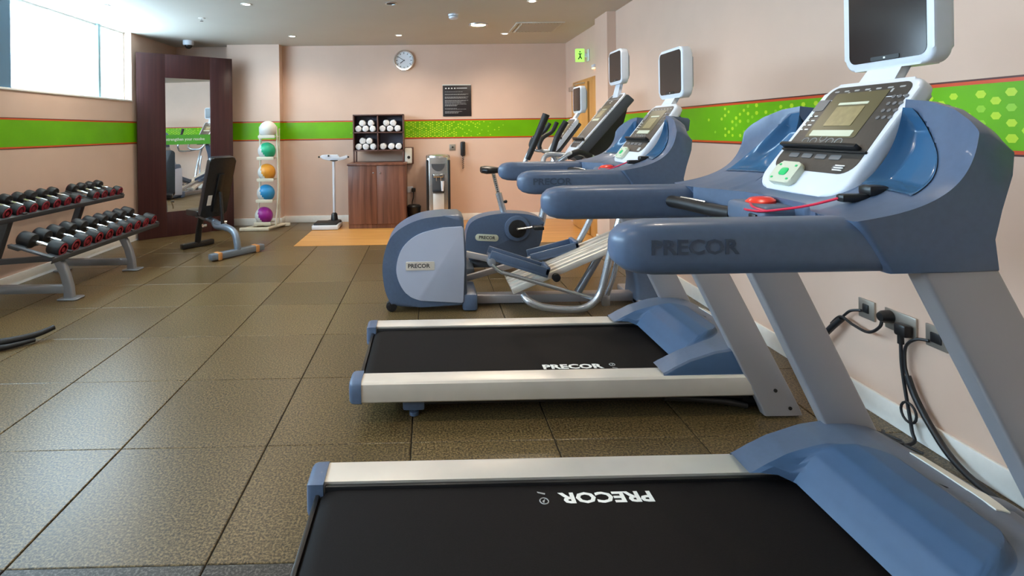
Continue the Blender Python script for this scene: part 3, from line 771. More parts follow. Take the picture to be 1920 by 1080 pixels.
# ---------------------------------------------------------------- elliptical trainer
def elliptical():
    t = thing('elliptical_trainer', (.65, 3.94, 0), 'grey and blue elliptical trainer with round rear drum behind the middle treadmill', 'elliptical')
    Y0, Y1 = 3.78, 4.12; C = 3.95
    out = cat2([(-.281, .050), (-.329, .161), (-.345, .340), (-.301, .510), (-.209, .605), (-.063, .668), (.10, .688)], 5)+[(.205, .692), (.240, .668), (.258, .437), (.262, .050), (.20, .036), (-.071, .036), (-.22, .036)]
    MB().prism(out, 'y', Y0, Y1, .045, 4).build('drum_housing', 'blue_plastic', t, angle=50)
    inn = cat2([(-.07, .086), (-.165, .128), (-.228, .222), (-.245, .336), (-.198, .468), (-.083, .561), (.089, .606)], 5)+[(.225, .613), (.238, .600), (.242, .34), (.232, .075), (.22, .066)]
    for s, nm in ((-1, 'side_panel'), (1, 'side_panel')):
        yy = (Y0-.012, Y0+.004) if s < 0 else (Y1-.004, Y1+.012)
        p = MB().prism(inn, 'y', *yy, .004, 2).build(nm, 'panel_silver', t, angle=30)
        if s < 0:
            b = MB().prism(rrect(.205, .062, .008, 3, -.075, .336), 'y', Y0-.015, Y0-.011, .001, 1).build('name_plate', 'aluminium', p)
            text('lettering', 'PRECOR', .040, 'print_ink', b, frame((-.085, Y0-.0152, .336), (1, 0, 0), (0, 0, 1)), .0004, .001, 1.05)
    for y in (Y0+.035, Y1-.035):
        MB().cyl((-.285, y-.022, .042), (-.285, y+.022, .042), .040, 22, bev=.006).box((-.30, y-.028, .05), (-.24, y+.028, .11), .008).build('transport_wheel', 'black_rubber', t)
    MB().box((.225, Y0-.005, .003), (.335, Y1+.005, .125), .02).build('rear_foot', 'blue_plastic', t)
    MB().box((.33, C-.045, .015), (1.66, C+.045, .075), .006).build('base_beam', 'silver_paint', t)
    MB().box((1.50, 3.66, .003), (1.60, 4.24, .05), .012).build('front_foot', 'silver_paint', t)
    # ramp
    for y in (3.86, 4.05):
        A = Vector((.585, y, .135)); B = Vector((1.50, y, .505)); d = (B-A); M = frame(A, d, (0, 1, 0))
        f = MB().box((0, -.075, -.022), (d.length, .075, .022), .006, M=M); f.build('ramp', 'aluminium', t)
        f = MB().box((.0, -.052, .020), (d.length, -.030, .036), .004, M=M).box((.0, .030, .020), (d.length, .052, .036), .004, M=M); f.build('ramp_rail', 'aluminium', t)
    # lift under ramp, mast
    MB().tube([(1.10, C, .07), (1.30, C, .40)], .028, 12).build('ramp_strut', 'rack_grey', t)
    mast = MB().loft([[(x+a, C+b, z) for a, b in rrect(w, w2, .03, 4)] for x, z, w, w2 in ((1.60, .01, .20, .30), (1.585, .16, .17, .22), (1.53, .45, .15, .16), (1.42, .85, .12, .13), (1.30, 1.12, .12, .13))])
    mast.build('mast', 'light_blue_plastic', t, angle=50)
    # pedals
    def pedal(y, A, B, nm='pedal'):
        A = Vector(A); B = Vector(B); d = B-A; M = frame(A, d, (0, 1, 0)); L = d.length
        f = MB().box((0, -.085, -.016), (L, .085, .006), .006, M=M)
        f.box((0, -.085, .0), (L, -.068, .052), .007, M=M).box((0, .068, .0), (L, .085, .052), .007, M=M).box((L-.03, -.085, .0), (L, .085, .062), .007, M=M)
        for k in range(6): f.box((.04+k*.058, -.06, .005), (.055+k*.058, .06, .010), .002, M=M)
        return f.build(nm, 'blue_plastic', t)
    pedal(3.80, (.415, 3.80, .400), (.830, 3.80, .262)); pedal(4.10, (.770, 4.10, .295), (1.140, 4.10, .385))
    f = MB()
    M = frame((.20, 3.80, .422), (.27, 0, -.062), (0, 1, 0)); f.box((0, -.018, -.022), (.30, .018, .022), .006, M=M); f.build('pedal_arm', 'silver_paint', t)
    M = frame((.20, 4.08, .135), (.60, 0, .165), (0, 1, 0)); f = MB().box((0, -.018, -.022), (.62, .018, .022), .006, M=M); f.build('pedal_arm', 'silver_paint', t)
    MB().cyl((.43, 3.705, .365), (.43, 3.80, .365), .030, 18, bev=.006).build('pivot', 'rack_grey', t)
    MB().cyl((.90, 3.76, .235), (.90, 3.84, .235), .030, 18, bev=.005).build('roller', 'black_rubber', t)
    MB().cyl((1.16, 4.04, .36), (1.16, 4.14, .36), .030, 18, bev=.005).build('roller', 'black_rubber', t)
    MB().tube([(.43, 3.71, .352), (.49, 3.71, .300), (.58, 3.71, .272), (1.15, 3.71, .098)], .014, 10, 5).build('link_rod', 'tube_silver', t)
    # swinging arms
    MB().tube([(1.44, 3.70, .98), (1.37, 3.69, .80), (1.325, 3.68, .65), (1.277, 3.68, .50), (1.218, 3.68, .26), (1.178, 3.68, .135), (1.11, 3.68, .062), (1.01, 3.68, .036), (.80, 3.68, .052), (.69, 3.69, .092), (.655, 3.74, .12)], .026, 14, 6).build('swing_arm', 'tube_silver', t)
    MB().tube([(1.38, 3.73, .80), (1.345, 3.72, .60), (1.335, 3.72, .46), (1.300, 3.72, .28), (1.245, 3.72, .12)], .018, 12, 6).box((1.205, 3.705, .045), (1.265, 3.735, .13), .01).build('link_rod', 'tube_silver', t)
    MB().tube([(1.44, 4.20, .98), (1.33, 4.20, .74), (1.257, 4.17, .556), (1.127, 4.15, .339), (1.09, 4.12, .30)], .024, 12, 6).build('swing_arm', 'tube_silver', t)
    MB().tube([(1.45, 3.72, .98), (1.20, 3.62, .93), (.85, 3.62, .93), (.725, 3.66, .99), (.668, 3.70, 1.05), (.752, 3.70, 1.227), (.785, 3.70, 1.30)], .018, 14, 6).build('moving_handle', 'tube_silver', t)
    MB().tube([(.688, 3.70, 1.09), (.752, 3.70, 1.23), (.826, 3.70, 1.405)], [.021, .026], 14, 5).build('handle_grip', 'black_rubber', t)
    MB().tube([(1.45, 4.18, .98), (1.25, 4.22, .96), (1.05, 4.22, 1.02), (.98, 4.22, 1.12)], .018, 14, 6).build('moving_handle', 'tube_silver', t)
    MB().tube([(.985, 4.22, 1.11), (1.03, 4.22, 1.24), (1.10, 4.22, 1.36)], .024, 14, 5).build('handle_grip', 'black_rubber', t)
    # fixed handlebar
    MB().tube([(1.24, 3.83, 1.07), (1.05, 3.74, 1.13), (.93, 3.76, 1.07), (.87, 3.80, 1.00), (.86, 3.90, .97), (.87, 4.05, .97), (.89, 4.14, 1.02), (.95, 4.16, 1.10), (1.24, 4.07, 1.08)], .020, 12, 6).build('fixed_handlebar', 'tube_silver', t)
    MB().tube([(.98, 3.745, 1.10), (1.06, 3.74, 1.135), (1.16, 3.79, 1.10)], .023, 12, 5).build('bar_grip', 'black_rubber', t)
    # housing under the console
    MB().loft([[(1.12, 3.86, 1.10), (1.12, 4.06, 1.10), (1.36, 4.06, 1.02), (1.36, 3.86, 1.02)], [(1.16, 3.85, 1.19), (1.16, 4.07, 1.19), (1.42, 4.06, 1.30), (1.42, 3.86, 1.30)], [(1.38, 3.88, 1.46), (1.38, 4.04, 1.46), (1.47, 4.04, 1.45), (1.47, 3.88, 1.45)]]).build('console_housing', 'black_plastic', t, angle=30)
    O = Vector((1.035, C, 1.11)); up = Vector((1.43, C, 1.56))-O; M = frame(O, (0, -1, 0), up)
    console(t, M, .22, .31, up.length, rack=True, remote=False, depth=.014)
    f = MB().prism([(-.112, .0), (.112, .0), (.156, up.length-.004), (-.156, up.length-.004)], 'z', -.085, -.012, .012, 2, M=M); f.build('console_shell', 'rack_dark', t)
    monitor(t, 1.405, C, 1.758, .275, .255, .05, 0, ((1.40, C, 1.53), (1.435, C, 1.67), .12))
elliptical()

# ---------------------------------------------------------------- upright bike
def bike():
    t = thing('exercise_bike', (.7, 4.95, 0), 'dark blue upright exercise bike behind the elliptical, black seat on a notched post', 'exercise bike')
    Y0, Y1, C = 4.85, 5.05, 4.95
    out = cat2([(.356, .10), (.325, .22), (.335, .365), (.385, .455), (.508, .508), (.705, .531), (.902, .518), (1.025, .477), (1.055, .427)], 5)+[(1.025, .28), (.97, .09)]
    b = MB().prism(out, 'y', Y0, Y1, .025, 3).build('body_shell', 'blue_plastic', t, angle=50)
    p = MB().prism(rrect(.215, .062, .030, 6), 'z', 0, .006, .002, M=frame((.52, Y0-.001, .310), (1, 0, -.06), (.06, 0, 1)) ).build('name_plate', 'cream_key', b)
    text('lettering', 'PRECOR', .040, 'print_ink', p, frame((.52, Y0-.0072, .310), (1, 0, -.06), (.06, 0, 1)), .0004, .001, 1.0)
    MB().cyl((.80, Y0-.02, .392), (.80, Y0+.005, .392), .118, 36, bev=.010).build('crank_disc', 'blue_plastic', t)
    cr = MB().cyl((.80, Y0-.032, .392), (.80, Y0-.018, .392), .082, 32, bev=.005).build('crank_hub', 'black_plastic', t)
    MB().cyl((.80, Y0-.040, .392), (.80, Y0-.030, .392), .012, 14).build('hub_bolt', 'chrome', cr)
    for s, e in ((-1, (.975, .415)), (1, (.63, .37))):
        y = Y0-.048 if s < 0 else Y1+.05
        f = MB().tube([(.80, y, .392), (e[0], y, e[1])], .014, 10, sy=.8); f.build('crank_arm', 'steel', t)
        f = MB().box((e[0]-.045, min(y, y+s*.10), e[1]-.018), (e[0]+.045, max(y, y+s*.10), e[1]+.014), .008); f.build('pedal', 'black_plastic', t)
    MB().cyl((.80, Y1-.004, .392), (.80, Y1+.05, .392), .03, 16).build('crank_hub', 'black_plastic', t)
    MB().box((.30, 4.68, .003), (.39, 5.22, .075), .02).box((.98, 4.68, .003), (1.07, 5.22, .075), .02).box((.36, 4.90, .02), (1.0, 5.0, .10), .01).build('base_frame', 'rack_dark', t)
    MB().tube([(.705, C, .47), (.645, C, .705)], .030, 16).build('seat_tube', 'tube_silver', t)
    po = MB().tube([(.648, C, .69), (.598, C, .90)], .018, 12).build('seat_post', 'steel', t)
    f = MB()
    for k in range(9):
        a = Vector((.638-.0045*k, C-.019, .725+k*.018)); f.box(a-Vector((.007, .002, .004)), a+Vector((.007, .002, .004)))
    f.build('height_holes', 'black_plastic', po, smooth=False)
    MB().cyl((.665, C, .62), (.705, C, .625), .010, 10).ball((.712, C, .626), .017, 12, 8).build('adjust_knob', 'black_plastic', t)
    rings = []
    for x, w, h in ((.475, .030, .018), (.485, .085, .030), (.53, .115, .038), (.58, .105, .034), (.64, .055, .028), (.70, .030, .022), (.745, .022, .018), (.760, .010, .008)):
        rings.append([(x, a, b) for a, b in superring(C, .925-.1*(x-.55)*.3, w, h, 20, .8)])
    MB().loft(rings).build('seat', 'black_vinyl', t)
    # mast and bars
    MB().tube([(1.04, C, .40), (1.115, C, .75), (1.20, C, 1.10)], .036, 14, 4).build('mast', 'tube_silver', t)
    for s in (-1, 1):
        MB().tube([(1.20, C+.03*s, 1.09), (1.12, C+.16*s, 1.09), (1.03, C+.20*s, 1.10), (.99, C+.20*s, 1.15), (1.02, C+.19*s, 1.22)], .016, 12, 6).build('handlebar', 'tube_silver', t)
        MB().tube([(1.0, C+.20*s, 1.12), (.995, C+.20*s, 1.16), (1.03, C+.19*s, 1.225), (1.12, C+.16*s, 1.28), (1.17, C+.14*s, 1.36)], .020, 12, 6).build('bar_grip', 'black_rubber', t)
    O = Vector((1.13, C, 1.10)); up = Vector((1.36, C, 1.40))-O; M = frame(O, (0, -1, 0), up)
    console(t, M, .24, .27, up.length, rack=True, remote=False)
    MB().prism([(-.10, .02), (.10, .02), (.12, up.length-.02), (-.12, up.length-.02)], 'z', -.075, -.036, .012, 2, M=M).build('console_shell', 'rack_dark', t)
    monitor(t, 1.395, C, 1.572, .270, .250, .05, 0, ((1.35, C, 1.38), (1.42, C, 1.49), .10))
bike()

# ---------------------------------------------------------------- dumbbell rack and dumbbells
def rack():
    t = thing('dumbbell_rack', (-3.2, 4.8, 0), 'grey two tier dumbbell rack under the window, along the left wall', 'rack')
    TILT = .30
    for y in (4.24, 5.12):
        f = MB().loft([[(x+a, y+b, z) for a, b in rrect(w, .055, .014, 3)] for x, z, w in ((-2.875, .012, .075), (-2.880, .10, .070), (-2.905, .20, .070), (-2.945, .29, .075), (-3.00, .345, .085))])
        f.build('leg', 'rack_grey', t, angle=50)
        MB().prism(rrect(.16, .12, .02, 4, -2.865, y), 'z', .002, .014, .003, 1).build('foot_plate', 'rack_grey', t)
        MB().box((-3.56, y-.028, .050), (-2.90, y+.028, .115), .008).build('base_bar', 'rack_grey', t)
        MB().prism(rrect(.12, .12, .02, 4, -3.535, y), 'z', .002, .014, .003, 1).box((-3.565, y-.025, .014), (-3.515, y+.025, .06), .006).build('foot_plate', 'rack_grey', t)
        M = frame((-3.535, y, .09), (.20, 0, .60), (0, 1, 0))
        MB().box((0, -.028, -.03), (.64, .028, .03), .008, M=M).build('back_post', 'rack_dark', t)
        M = frame((-3.46, y, .30), (.52, 0, .03), (0, 1, 0)); MB().box((0, -.022, -.022), (.50, .022, .022), .006, M=M).build('tier_arm', 'rack_dark', t)
    for (xf_, zf, xb, zb, y0, y1) in ((-2.86, .350, -3.19, .452, 4.02, 5.60), (-3.22, .655, -3.50, .742, 3.80, 5.60)):
        a = Vector((xf_, 0, zf)); b = Vector((xb, 0, zb)); d = (b-a); M = frame((xf_, 0, zf), d, (0, 1, 0)); L = d.length
        f = MB().box((0, y0, -.022), (.085, y1, -.004), .004, M=M).box((L-.085, y0, -.022), (L, y1, -.004), .004, M=M).box((-.006, y0, -.022), (.0, y1, .018), .002, M=M)
        for y in (y0+.01, 4.24, 5.12, y1-.03): f.box((.0, y-.02, -.036), (L, y+.02, -.021), .004, M=M)
        f.build('tray', 'rack_dark', t)
    return t
rack()
def dumbbell(name_, R, hl, L, disc_only):
    """axis along x, centre at origin"""
    t = thing('dumbbell', (0, 0, 0), 'x', 'dumbbell')
    MB().lath((-L/2, 0, 0), (1, 0, 0), [(0, 0), (0, .013), (L*.5-.03, .013), (L*.5, .0165), (L*.5+.03, .013), (L, .013), (L, 0)], 14).build('handle', 'chrome', t)
    for s in (-1, 1):
        x0 = s*(L/2-hl); b = .008
        h = MB().lath((x0, 0, 0), (s, 0, 0), [(0, 0), (0, R*.55), (.006, R-.004), (.014, R), (hl-b, R), (hl-b*.3, R-b*.3), (hl, R-b), (hl, 0)], 26).build('weight_head', 'black_rubber', t)
        MB().lath((x0+s*(hl-.001), 0, 0), (s, 0, 0), [(0, R*.88), (.004, R*.86), (.004, R*.62), (.001, R*.60), (.001, R*.34), (.004, R*.32), (.004, 0)], 26).build('end_disc', 'red_vinyl', h)
    return t
big = dumbbell('a', .058, .105, .335, 0); small = dumbbell('b', .050, .070, .275, 0)
ords = ['first', 'second', 'third', 'fourth', 'fifth', 'sixth', 'seventh', 'eighth', 'ninth', 'tenth', 'eleventh']
def put(proto, k, used, x, y, z, R, tilt, label, group):
    o = proto if not used else copy_tree(proto)
    o.location = (x, y, z); o.rotation_euler = (0, tilt, random.uniform(-.03, .03)); o['label'] = label; o['group'] = group
    return o
todo = []
for k in range(10): todo.append((big, (-3.02, 5.50-.150*k, .400+.0605), .30, 'black and red dumbbell on the lower tier, %s counting from the mirror' % ords[k], 'dumbbells on the lower tier'))
uy = [5.54, 5.41, 5.28, 5.15, 4.88, 4.745, 4.61, 4.475, 4.34, 4.205, 4.07]
for k in range(11): todo.append((small, (-3.355, uy[k], .697+.0525), .30, 'red-ended dumbbell on the upper tier, %s counting from the mirror' % ords[k], 'dumbbells on the upper tier'))
seen = set(); plan = []
for p, loc, tl, lb, gr in todo:
    if p.name in seen: o = copy_tree(p)
    else: o = p; seen.add(p.name)
    plan.append((o, loc, tl, lb, gr))
for o, loc, tl, lb, gr in plan:
    o.location = loc; o.rotation_euler = (0, tl, random.uniform(-.02, .02)); o['label'] = lb; o['group'] = gr

# ---------------------------------------------------------------- tall mirror
def mirror():
    A = Vector((-3.575, 6.52, 0)); B = Vector((-2.672, 7.233, 0)); d = (B-A); Lw = d.length; H = 2.315
    t = thing('standing_mirror', ((A+B)/2), 'tall mirror in a wide dark wood frame standing across the corner', 'mirror')
    M = frame(A, d, (0, 0, 1))        # x along, y up, z toward the room
    if M.col[2].xyz.dot(Vector((1, -1, 0))) < 0: raise SystemExit('normal')
    gx0, gx1, gy0, gy1 = .318, .860, .315, 2.015
    f = MB().box((0, .002, -.045), (gx0, H, 0), .003, M=M).box((gx1, .002, -.045), (Lw, H, 0), .003, M=M).box((gx0, .002, -.045), (gx1, gy0, -.0002), .001, M=M).box((gx0, gy1, -.045), (gx1, H, -.0002), .001, M=M)
    f.build('frame', 'mahogany', t)
    MB().box((gx0, gy0, -.03), (gx1, gy1, -.010), M=M).build('glass', 'mirror_glass', t, smooth=False)
    s = MB().prism([(gx0+.004, 1.165), (gx1-.004, 1.165), (gx1-.004, 1.290), (gx0+.004, 1.290)], 'z', -.0099, -.0092, M=M).build('sticker', 'sticker_green', t, smooth=False)
    text('lettering', 'strengthen your resolve', .052, 'print_white', s, M @ Matrix.Translation(((gx0+gx1)/2-.035, 1.232, -.0088)), .0003, .0006, .92)
mirror()

# ---------------------------------------------------------------- adjustable bench
def bench():
    t = thing('weight_bench', (-2.35, 5.85, 0), 'black adjustable weight bench with raised backrest in front of the mirror', 'bench')
    # local frame: bench axis runs from seat end (away) to the foot
    ax = Vector((.52, -.40, 0)).normalized(); sd = Vector((ax.y, -ax.x, 0))     # sd: sideways
    O = Vector((-2.44, 5.93, 0))
    M = Matrix((sd, ax, (0, 0, 1))).transposed().to_4x4(); M.translation = O   # x sideways, y along, z up
    def q(x, y, z): return M @ Vector((x, y, z))
    # backrest pad, leaning back towards the foot side
    P = frame(q(0, .01, .40), (M.to_3x3() @ Vector((1, 0, 0))), (M.to_3x3() @ Vector((0, .30, .86))))
    MB().prism(rrect(.31, .70, .045, 5, 0, .335), 'z', -.03, .03, .016, 3, M=P).build('backrest', 'black_vinyl', t)
    n = P.col[2].xyz
    f = MB().box((-.035, .05, .028), (.035, .50, .055), .006, M=P) if n.dot(M.to_3x3() @ Vector((0, 1, 0))) > 0 else MB().box((-.035, .05, -.055), (.035, .50, -.028), .006, M=P)
    f.build('backrest_bracket', 'black_plastic', t)
    sgn = 1 if n.dot(M.to_3x3() @ Vector((0, 1, 0))) > 0 else -1
    lo, hi = sorted((sgn*.029, sgn*.0315))
    MB().box((.055, .13, lo), (.105, .25, hi), .0, M=P).build('care_label', 'print_white', t, smooth=False)
    MB().prism(rrect(.26, .30, .04, 5, 0, -.19), 'z', .385, .445, .016, 3, M=M).build('seat', 'black_vinyl', t)
    MB().tube([q(0, -.30, .36), q(0, -.05, .34), q(0, .12, .31), q(0, .30, .265)], .030, 12, 5).build('seat_frame', 'bench_grey', t)
    MB().tube([q(0, .22, .30), q(0, .20, .50), q(0, .18, .66)], .018, 10, 3).build('support_strut', 'black_plastic', t)
    MB().tube([q(0, .05, .33), q(.0, .10, .28), q(0, .30, .28), q(0, .44, .24), q(0, .49, .14), q(0, .50, .05)], .036, 14, 6).build('main_beam', 'bench_grey', t)
    f = MB().box((-.31, .455, .012), (.31, .535, .075), .010, M=M); f.build('front_foot', 'bench_grey', t)
    for x in (-.22, .22):
        MB().box((x-.022, .448, .004), (x+.022, .542, .080), .006, M=M).build('foot_band', 'orange_cap', t)
    MB().tube([q(0, -.22, .34), q(0, -.27, .20), q(0, -.30, .05)], .034, 12, 4).box((-.19, -.34, .004), (.19, -.27, .06), .010, M=M).build('rear_leg', 'black_plastic', t)
    for x in (-.10, .10): MB().cyl(q(x, .06, .30), q(x*1.4, .06, .30), .018, 14).build('pivot_bolt', 'chrome', t)
    MB().tube([q(-.10, .10, .30), q(-.12, .16, .22), q(-.12, .22, .18)], .010, 8, 4).build('adjust_lever', 'chrome', t)
bench()
def floor_bench():
    t = thing('bench_foot', (-2.72, 3.24, 0), 'grey metal foot with a black rubber end poking into view at the left edge', 'exercise equipment')
    MB().loft([[(x, y+a, .04+b) for a, b in superring(0, 0, w, h, 16, .8)] for x, y, w, h in ((-3.25, 3.02, .05, .037), (-2.85, 3.16, .05, .037), (-2.72, 3.20, .042, .033), (-2.62, 3.25, .025, .022))]).build('frame_end', 'bench_grey', t)
    MB().tube([(-2.72, 3.20, .055), (-2.60, 3.27, .045), (-2.50, 3.37, .045), (-2.44, 3.45, .062)], [.024, .016], 10, 5).build('rubber_end', 'black_rubber', t)
    MB().tube([(-2.68, 3.19, .025), (-2.58, 3.24, .022), (-2.49, 3.35, .020)], [.020, .012], 10, 5).build('strap', 'black_rubber', t)
floor_bench()

# ---------------------------------------------------------------- medicine balls and rack
BX, BY = -2.19, 7.15
def ballrack():
    t = thing('ball_rack', (BX, BY, 0), 'white upright rack holding five medicine balls in front of the wall pier', 'rack')
    for s in (-1, 1):
        MB().tube([(BX-.085+(-.055 if s < 0 else .20), BY-.02, .05), (BX+(-.09 if s < 0 else .155), BY-.02, .60), (BX+(-.085 if s < 0 else .135), BY-.01, 1.385)], .013, 10, 4).build('side_post', 'rack_cream', t)
    MB().tube([(BX-.17, BY+.12, .05), (BX-.10, BY+.10, 1.36)], .010, 8).tube([(BX+.12, BY+.12, .05), (BX+.14, BY+.10, 1.36)], .010, 8).build('rear_post', 'rack_cream', t)
    f = MB().box((BX-.34, BY-.13, .003), (BX+.05, BY-.08, .045), .008).box((BX+.10, BY+.20, .003), (BX+.24, BY+.25, .045), .008)
    f.tube([(BX+.03, BY-.10, .03), (BX+.17, BY+.22, .03)], .020, 10).tube([(BX-.26, BY-.10, .03), (BX-.10, BY+.22, .03)], .020, 10).box((BX-.14, BY+.18, .003), (BX+.13, BY+.23, .045), .008)
    f.build('base', 'rack_cream', t)
    for z, dx in ((1.345, .02), (1.057, .0), (.769, -.005), (.489, -.02), (.187, -.05)):
        f = MB().tube([(BX+dx+p, BY+q_, z-.095) for p, q_ in ((-.105, -.09), (.115, -.09), (.115, .09), (-.105, .09))], .008, 8, closed=True)
        f.box((BX+dx-.105, BY-.098, z-.118), (BX+dx+.115, BY-.086, z-.075), .003); f.build('shelf_ring', 'rack_cream', t)
ballrack()
for z, dx, m2, nm in ((1.345, .02, None, 'white and grey'), (1.057, .0, 'ball_green', 'green and white'), (.769, -.005, 'ball_orange', 'orange and white'), (.489, -.02, 'ball_blue', 'blue and white'), (.187, -.05, 'ball_purple', 'purple and white')):
    c = Vector((BX+dx, BY, z)); r = .116
    f = MB().ball(c, r, 36, 24); ax = Vector((.75, -.25, .35)).normalized()
    for q_ in f.bm.faces:
        p = (q_.calc_center_median()-c).normalized(); q_.material_index = 1 if (p.dot(ax) > .02) else 0
    o = f.build('medicine_ball', ['ball_white', m2 or 'off_white'], origin=c)
    tag(o, '%s medicine ball on the white upright rack' % nm, 'ball', 'medicine balls on the rack')

# ---------------------------------------------------------------- column scale
t = thing('weighing_scale', (-1.39, 7.14, 0), 'white column weighing scale standing left of the towel cabinet', 'scale')
MB().box((-1.57, 7.00, .006), (-1.22, 7.36, .065), .012).build('base', 'white_plastic', t)
MB().box((-1.55, 7.02, .064), (-1.24, 7.28, .088), .008).build('platform_mat', 'black_rubber', t)
MB().lath((-1.32, 7.30, .062), (0, 0, 1), [(0, .10), (.02, .095), (.03, .05), (.11, .04), (.13, .02), (.13, 0)], 24).build('collar', 'black_plastic', t)
MB().cyl((-1.32, 7.30, .18), (-1.32, 7.30, .90), .019, 16).build('pole', 'white_plastic', t)
f = MB().prism([(-.20, .055), (-.15, .020), (-.06, .0), (.06, .0), (.15, .015), (.20, .05), (.17, .075), (.07, .04), (.05, .085), (-.13, .085), (-.17, .08)], 'z', -.015, .015, .006, 2, M=frame((-1.31, 7.29, .905), (1, 0, 0), (0, 0, 1)))
f.build('beam_head', 'white_plastic', t)
MB().lath((-1.31, 7.29, .895), (0, 0, 1), [(0, .02), (.012, .055), (.02, .055), (.02, 0)], 20).build('head_mount', 'black_plastic', t)
for x, z in ((-1.515, .96), (-1.385, .975), (-1.115, .955)):
    MB().ball((x, 7.27, z), .013, 12, 8).build('slider_knob', 'black_plastic', t)

# ---------------------------------------------------------------- cabinet, hutch, towels
t = thing('storage_cabinet', (-.70, 7.34, 0), 'brown wood cabinet with two doors against the back wall', 'cabinet')
X0, X1 = -1.095, -.315
MB().box((X0+.005, 7.085, .002), (X1-.005, 7.62, .845), .002).build('carcass', 'walnut', t)
MB().box((X0-.005, 7.055, .845), (X1+.005, 7.625, .872), .002).build('top', 'walnut', t)
xm = (X0+X1)/2
for a, b, kx in ((X0+.006, xm-.0015, xm-.045), (xm+.0015, X1-.006, xm+.045)):
    d_ = MB().box((a, 7.065, .065), (b, 7.084, .842), .0015).build('door', 'walnut', t)
    MB().lath((kx, 7.065, .745), (0, -1, 0), [(0, .006), (.012, .006), (.018, .013), (.024, .011), (.026, 0)], 16).build('knob', 'chrome', d_)
HX0, HX1, HZ0, HZ1 = -1.048, -.348, 1.030, 1.536
t = thing('towel_shelf', (-.70, 7.40, .873), 'open four cubby shelf on legs on top of the brown cabinet', 'shelf')
f = MB(); th = .016
for a, b in ((HX0, HX0+th), (xm-.002-th/2, xm-.002+th/2), (HX1-th, HX1)): f.box((a, 7.28, HZ0), (b, 7.55, HZ1), .001)
for z in (HZ0, HZ0+.248, HZ1-th): f.box((HX0, 7.28, z), (HX1, 7.55, z+th), .001)
f.build('carcass', 'walnut_dark', t)
MB().box((HX0+.004, 7.545, HZ0+.004), (HX1-.004, 7.555, HZ1-.004)).build('back_panel', 'cubby_back', t, smooth=False)
for x in (HX0, HX1-.022):
    for y in (7.285, 7.52): MB().box((x, y, .873), (x+.022, y+.022, HZ0), .001).build('leg', 'walnut_dark', t)
# rolled towels
def towel():
    f = MB(); n = 40; prof = []
    L, R = .20, .0435
    rings = []
    for h, r in ((0, .55), (.006, .93), (.02, 1), (.10, 1.03), (.18, 1), (.194, .93), (.20, .55)):
        rings.append([(R*r*(1+.035*math.sin(5*a*2*PI/n))*math.cos(2*PI*a/n), h, R*r*(1+.03*math.cos(3*a*2*PI/n))*math.sin(2*PI*a/n)) for a in range(n)])
    f.loft(rings)
    sp = [(.0075*(.3+k/9)*math.cos(k*.62), -.001, .0075*(.3+k/9)*math.sin(k*.62)) for k in range(32)]
    f.tube(sp, .0035, 6)
    return f
cells = [('upper left cubby', HX0+th+.012, HZ0+.248+th, [(0, 0), (1, 0), (2, 0), (.55, 1), (1.75, 1)]), ('upper right cubby', xm+.018, HZ0+.248+th, [(0, 0), (1.05, 0), (2.1, 0), (.55, 1), (1.5, 1)]),
         ('lower left cubby', HX0+th+.012, HZ0+th, [(0, 0), (1, 0), (2.02, 0), (.55, 1), (1.5, 1)]), ('lower right cubby', xm+.022, HZ0+th, [(0, 0), (1.15, 0), (2.2, 0)])]
names = {3: ['left', 'middle', 'right'], 5: ['bottom left', 'bottom middle', 'bottom right', 'top left', 'top right']}
base = None
for cn, cx, cz, spots in cells:
    for (i, j), pn in zip(spots, names[len(spots)]):
        if base is None: base = towel().build('rolled_towel', 'towel', origin=(0, 0, 0)); o = base
        else: o = base.copy(); link(o)
        sx = .094
        o.location = (cx+.042+i*sx*1.06, 7.305+random.uniform(-.006, .012), cz+.046+j*.078)
        o.rotation_euler = (0, random.uniform(0, 6), random.uniform(-.03, .03))
        tag(o, 'white rolled towel, %s one in the %s of the shelf' % (pn, cn), 'towel', 'rolled towels in the shelf')
# sanitiser dispenser, bin, cooler, sockets, phone, clock, poster
t = thing('wall_dispenser', (-.27, YB, .94), 'white dispenser on a dark bracket on the wall, right of the towel shelf', 'dispenser')
MB().box((-.345, 7.52, .83), (-.225, 7.639, 1.07), .006).build('bracket', 'walnut_dark', t)
MB().box((-.345, 7.44, .84), (-.245, 7.52, 1.06), .014).build('body', 'off_white', t)
MB().lath((-.29, 7.441, .93), (0, -1, 0), [(0, .022), (.006, .020), (.008, 0)], 18).build('level_window', 'black_plastic', t)
c = (-.225, 7.42, 0)
t = thing('waste_bin', c, 'small round black waste bin between the cabinet and water cooler', 'bin')
MB().lath((c[0], c[1], .003), (0, 0, 1), [(0, 0), (0, .075), (.02, .082), (.22, .098), (.235, .100), (.235, .094), (.20, .090), (.02, .07), (.02, 0)], 32).build('bucket', 'black_plastic', t)
MB().lath((c[0], c[1], .235), (0, 0, 1), [(0, .102), (.012, .100), (.03, .08), (.035, .0)], 32).build('lid', 'black_plastic', t)
def faceplate(name, x, z, w, h, label, cat, parts):
    t = thing(name, (x, YB, z), label, cat)
    MB().box((x-w/2, YB-.012, z-h/2), (x+w/2, YB-.0005, z+h/2), .003).build('plate', parts, t); return t
t = faceplate('wall_socket', -.285, .455, .088, .088, 'white wall socket with a black plug above the waste bin', 'socket', 'white_plastic')
t2 = thing('power_plug', (-.235, 7.61, .45), 'black plug and cord beside the white socket, above the waste bin', 'plug')
MB().box((-.262, 7.585, .425), (-.205, 7.627, .480), .008).build('plug_body', 'black_plastic', t2)
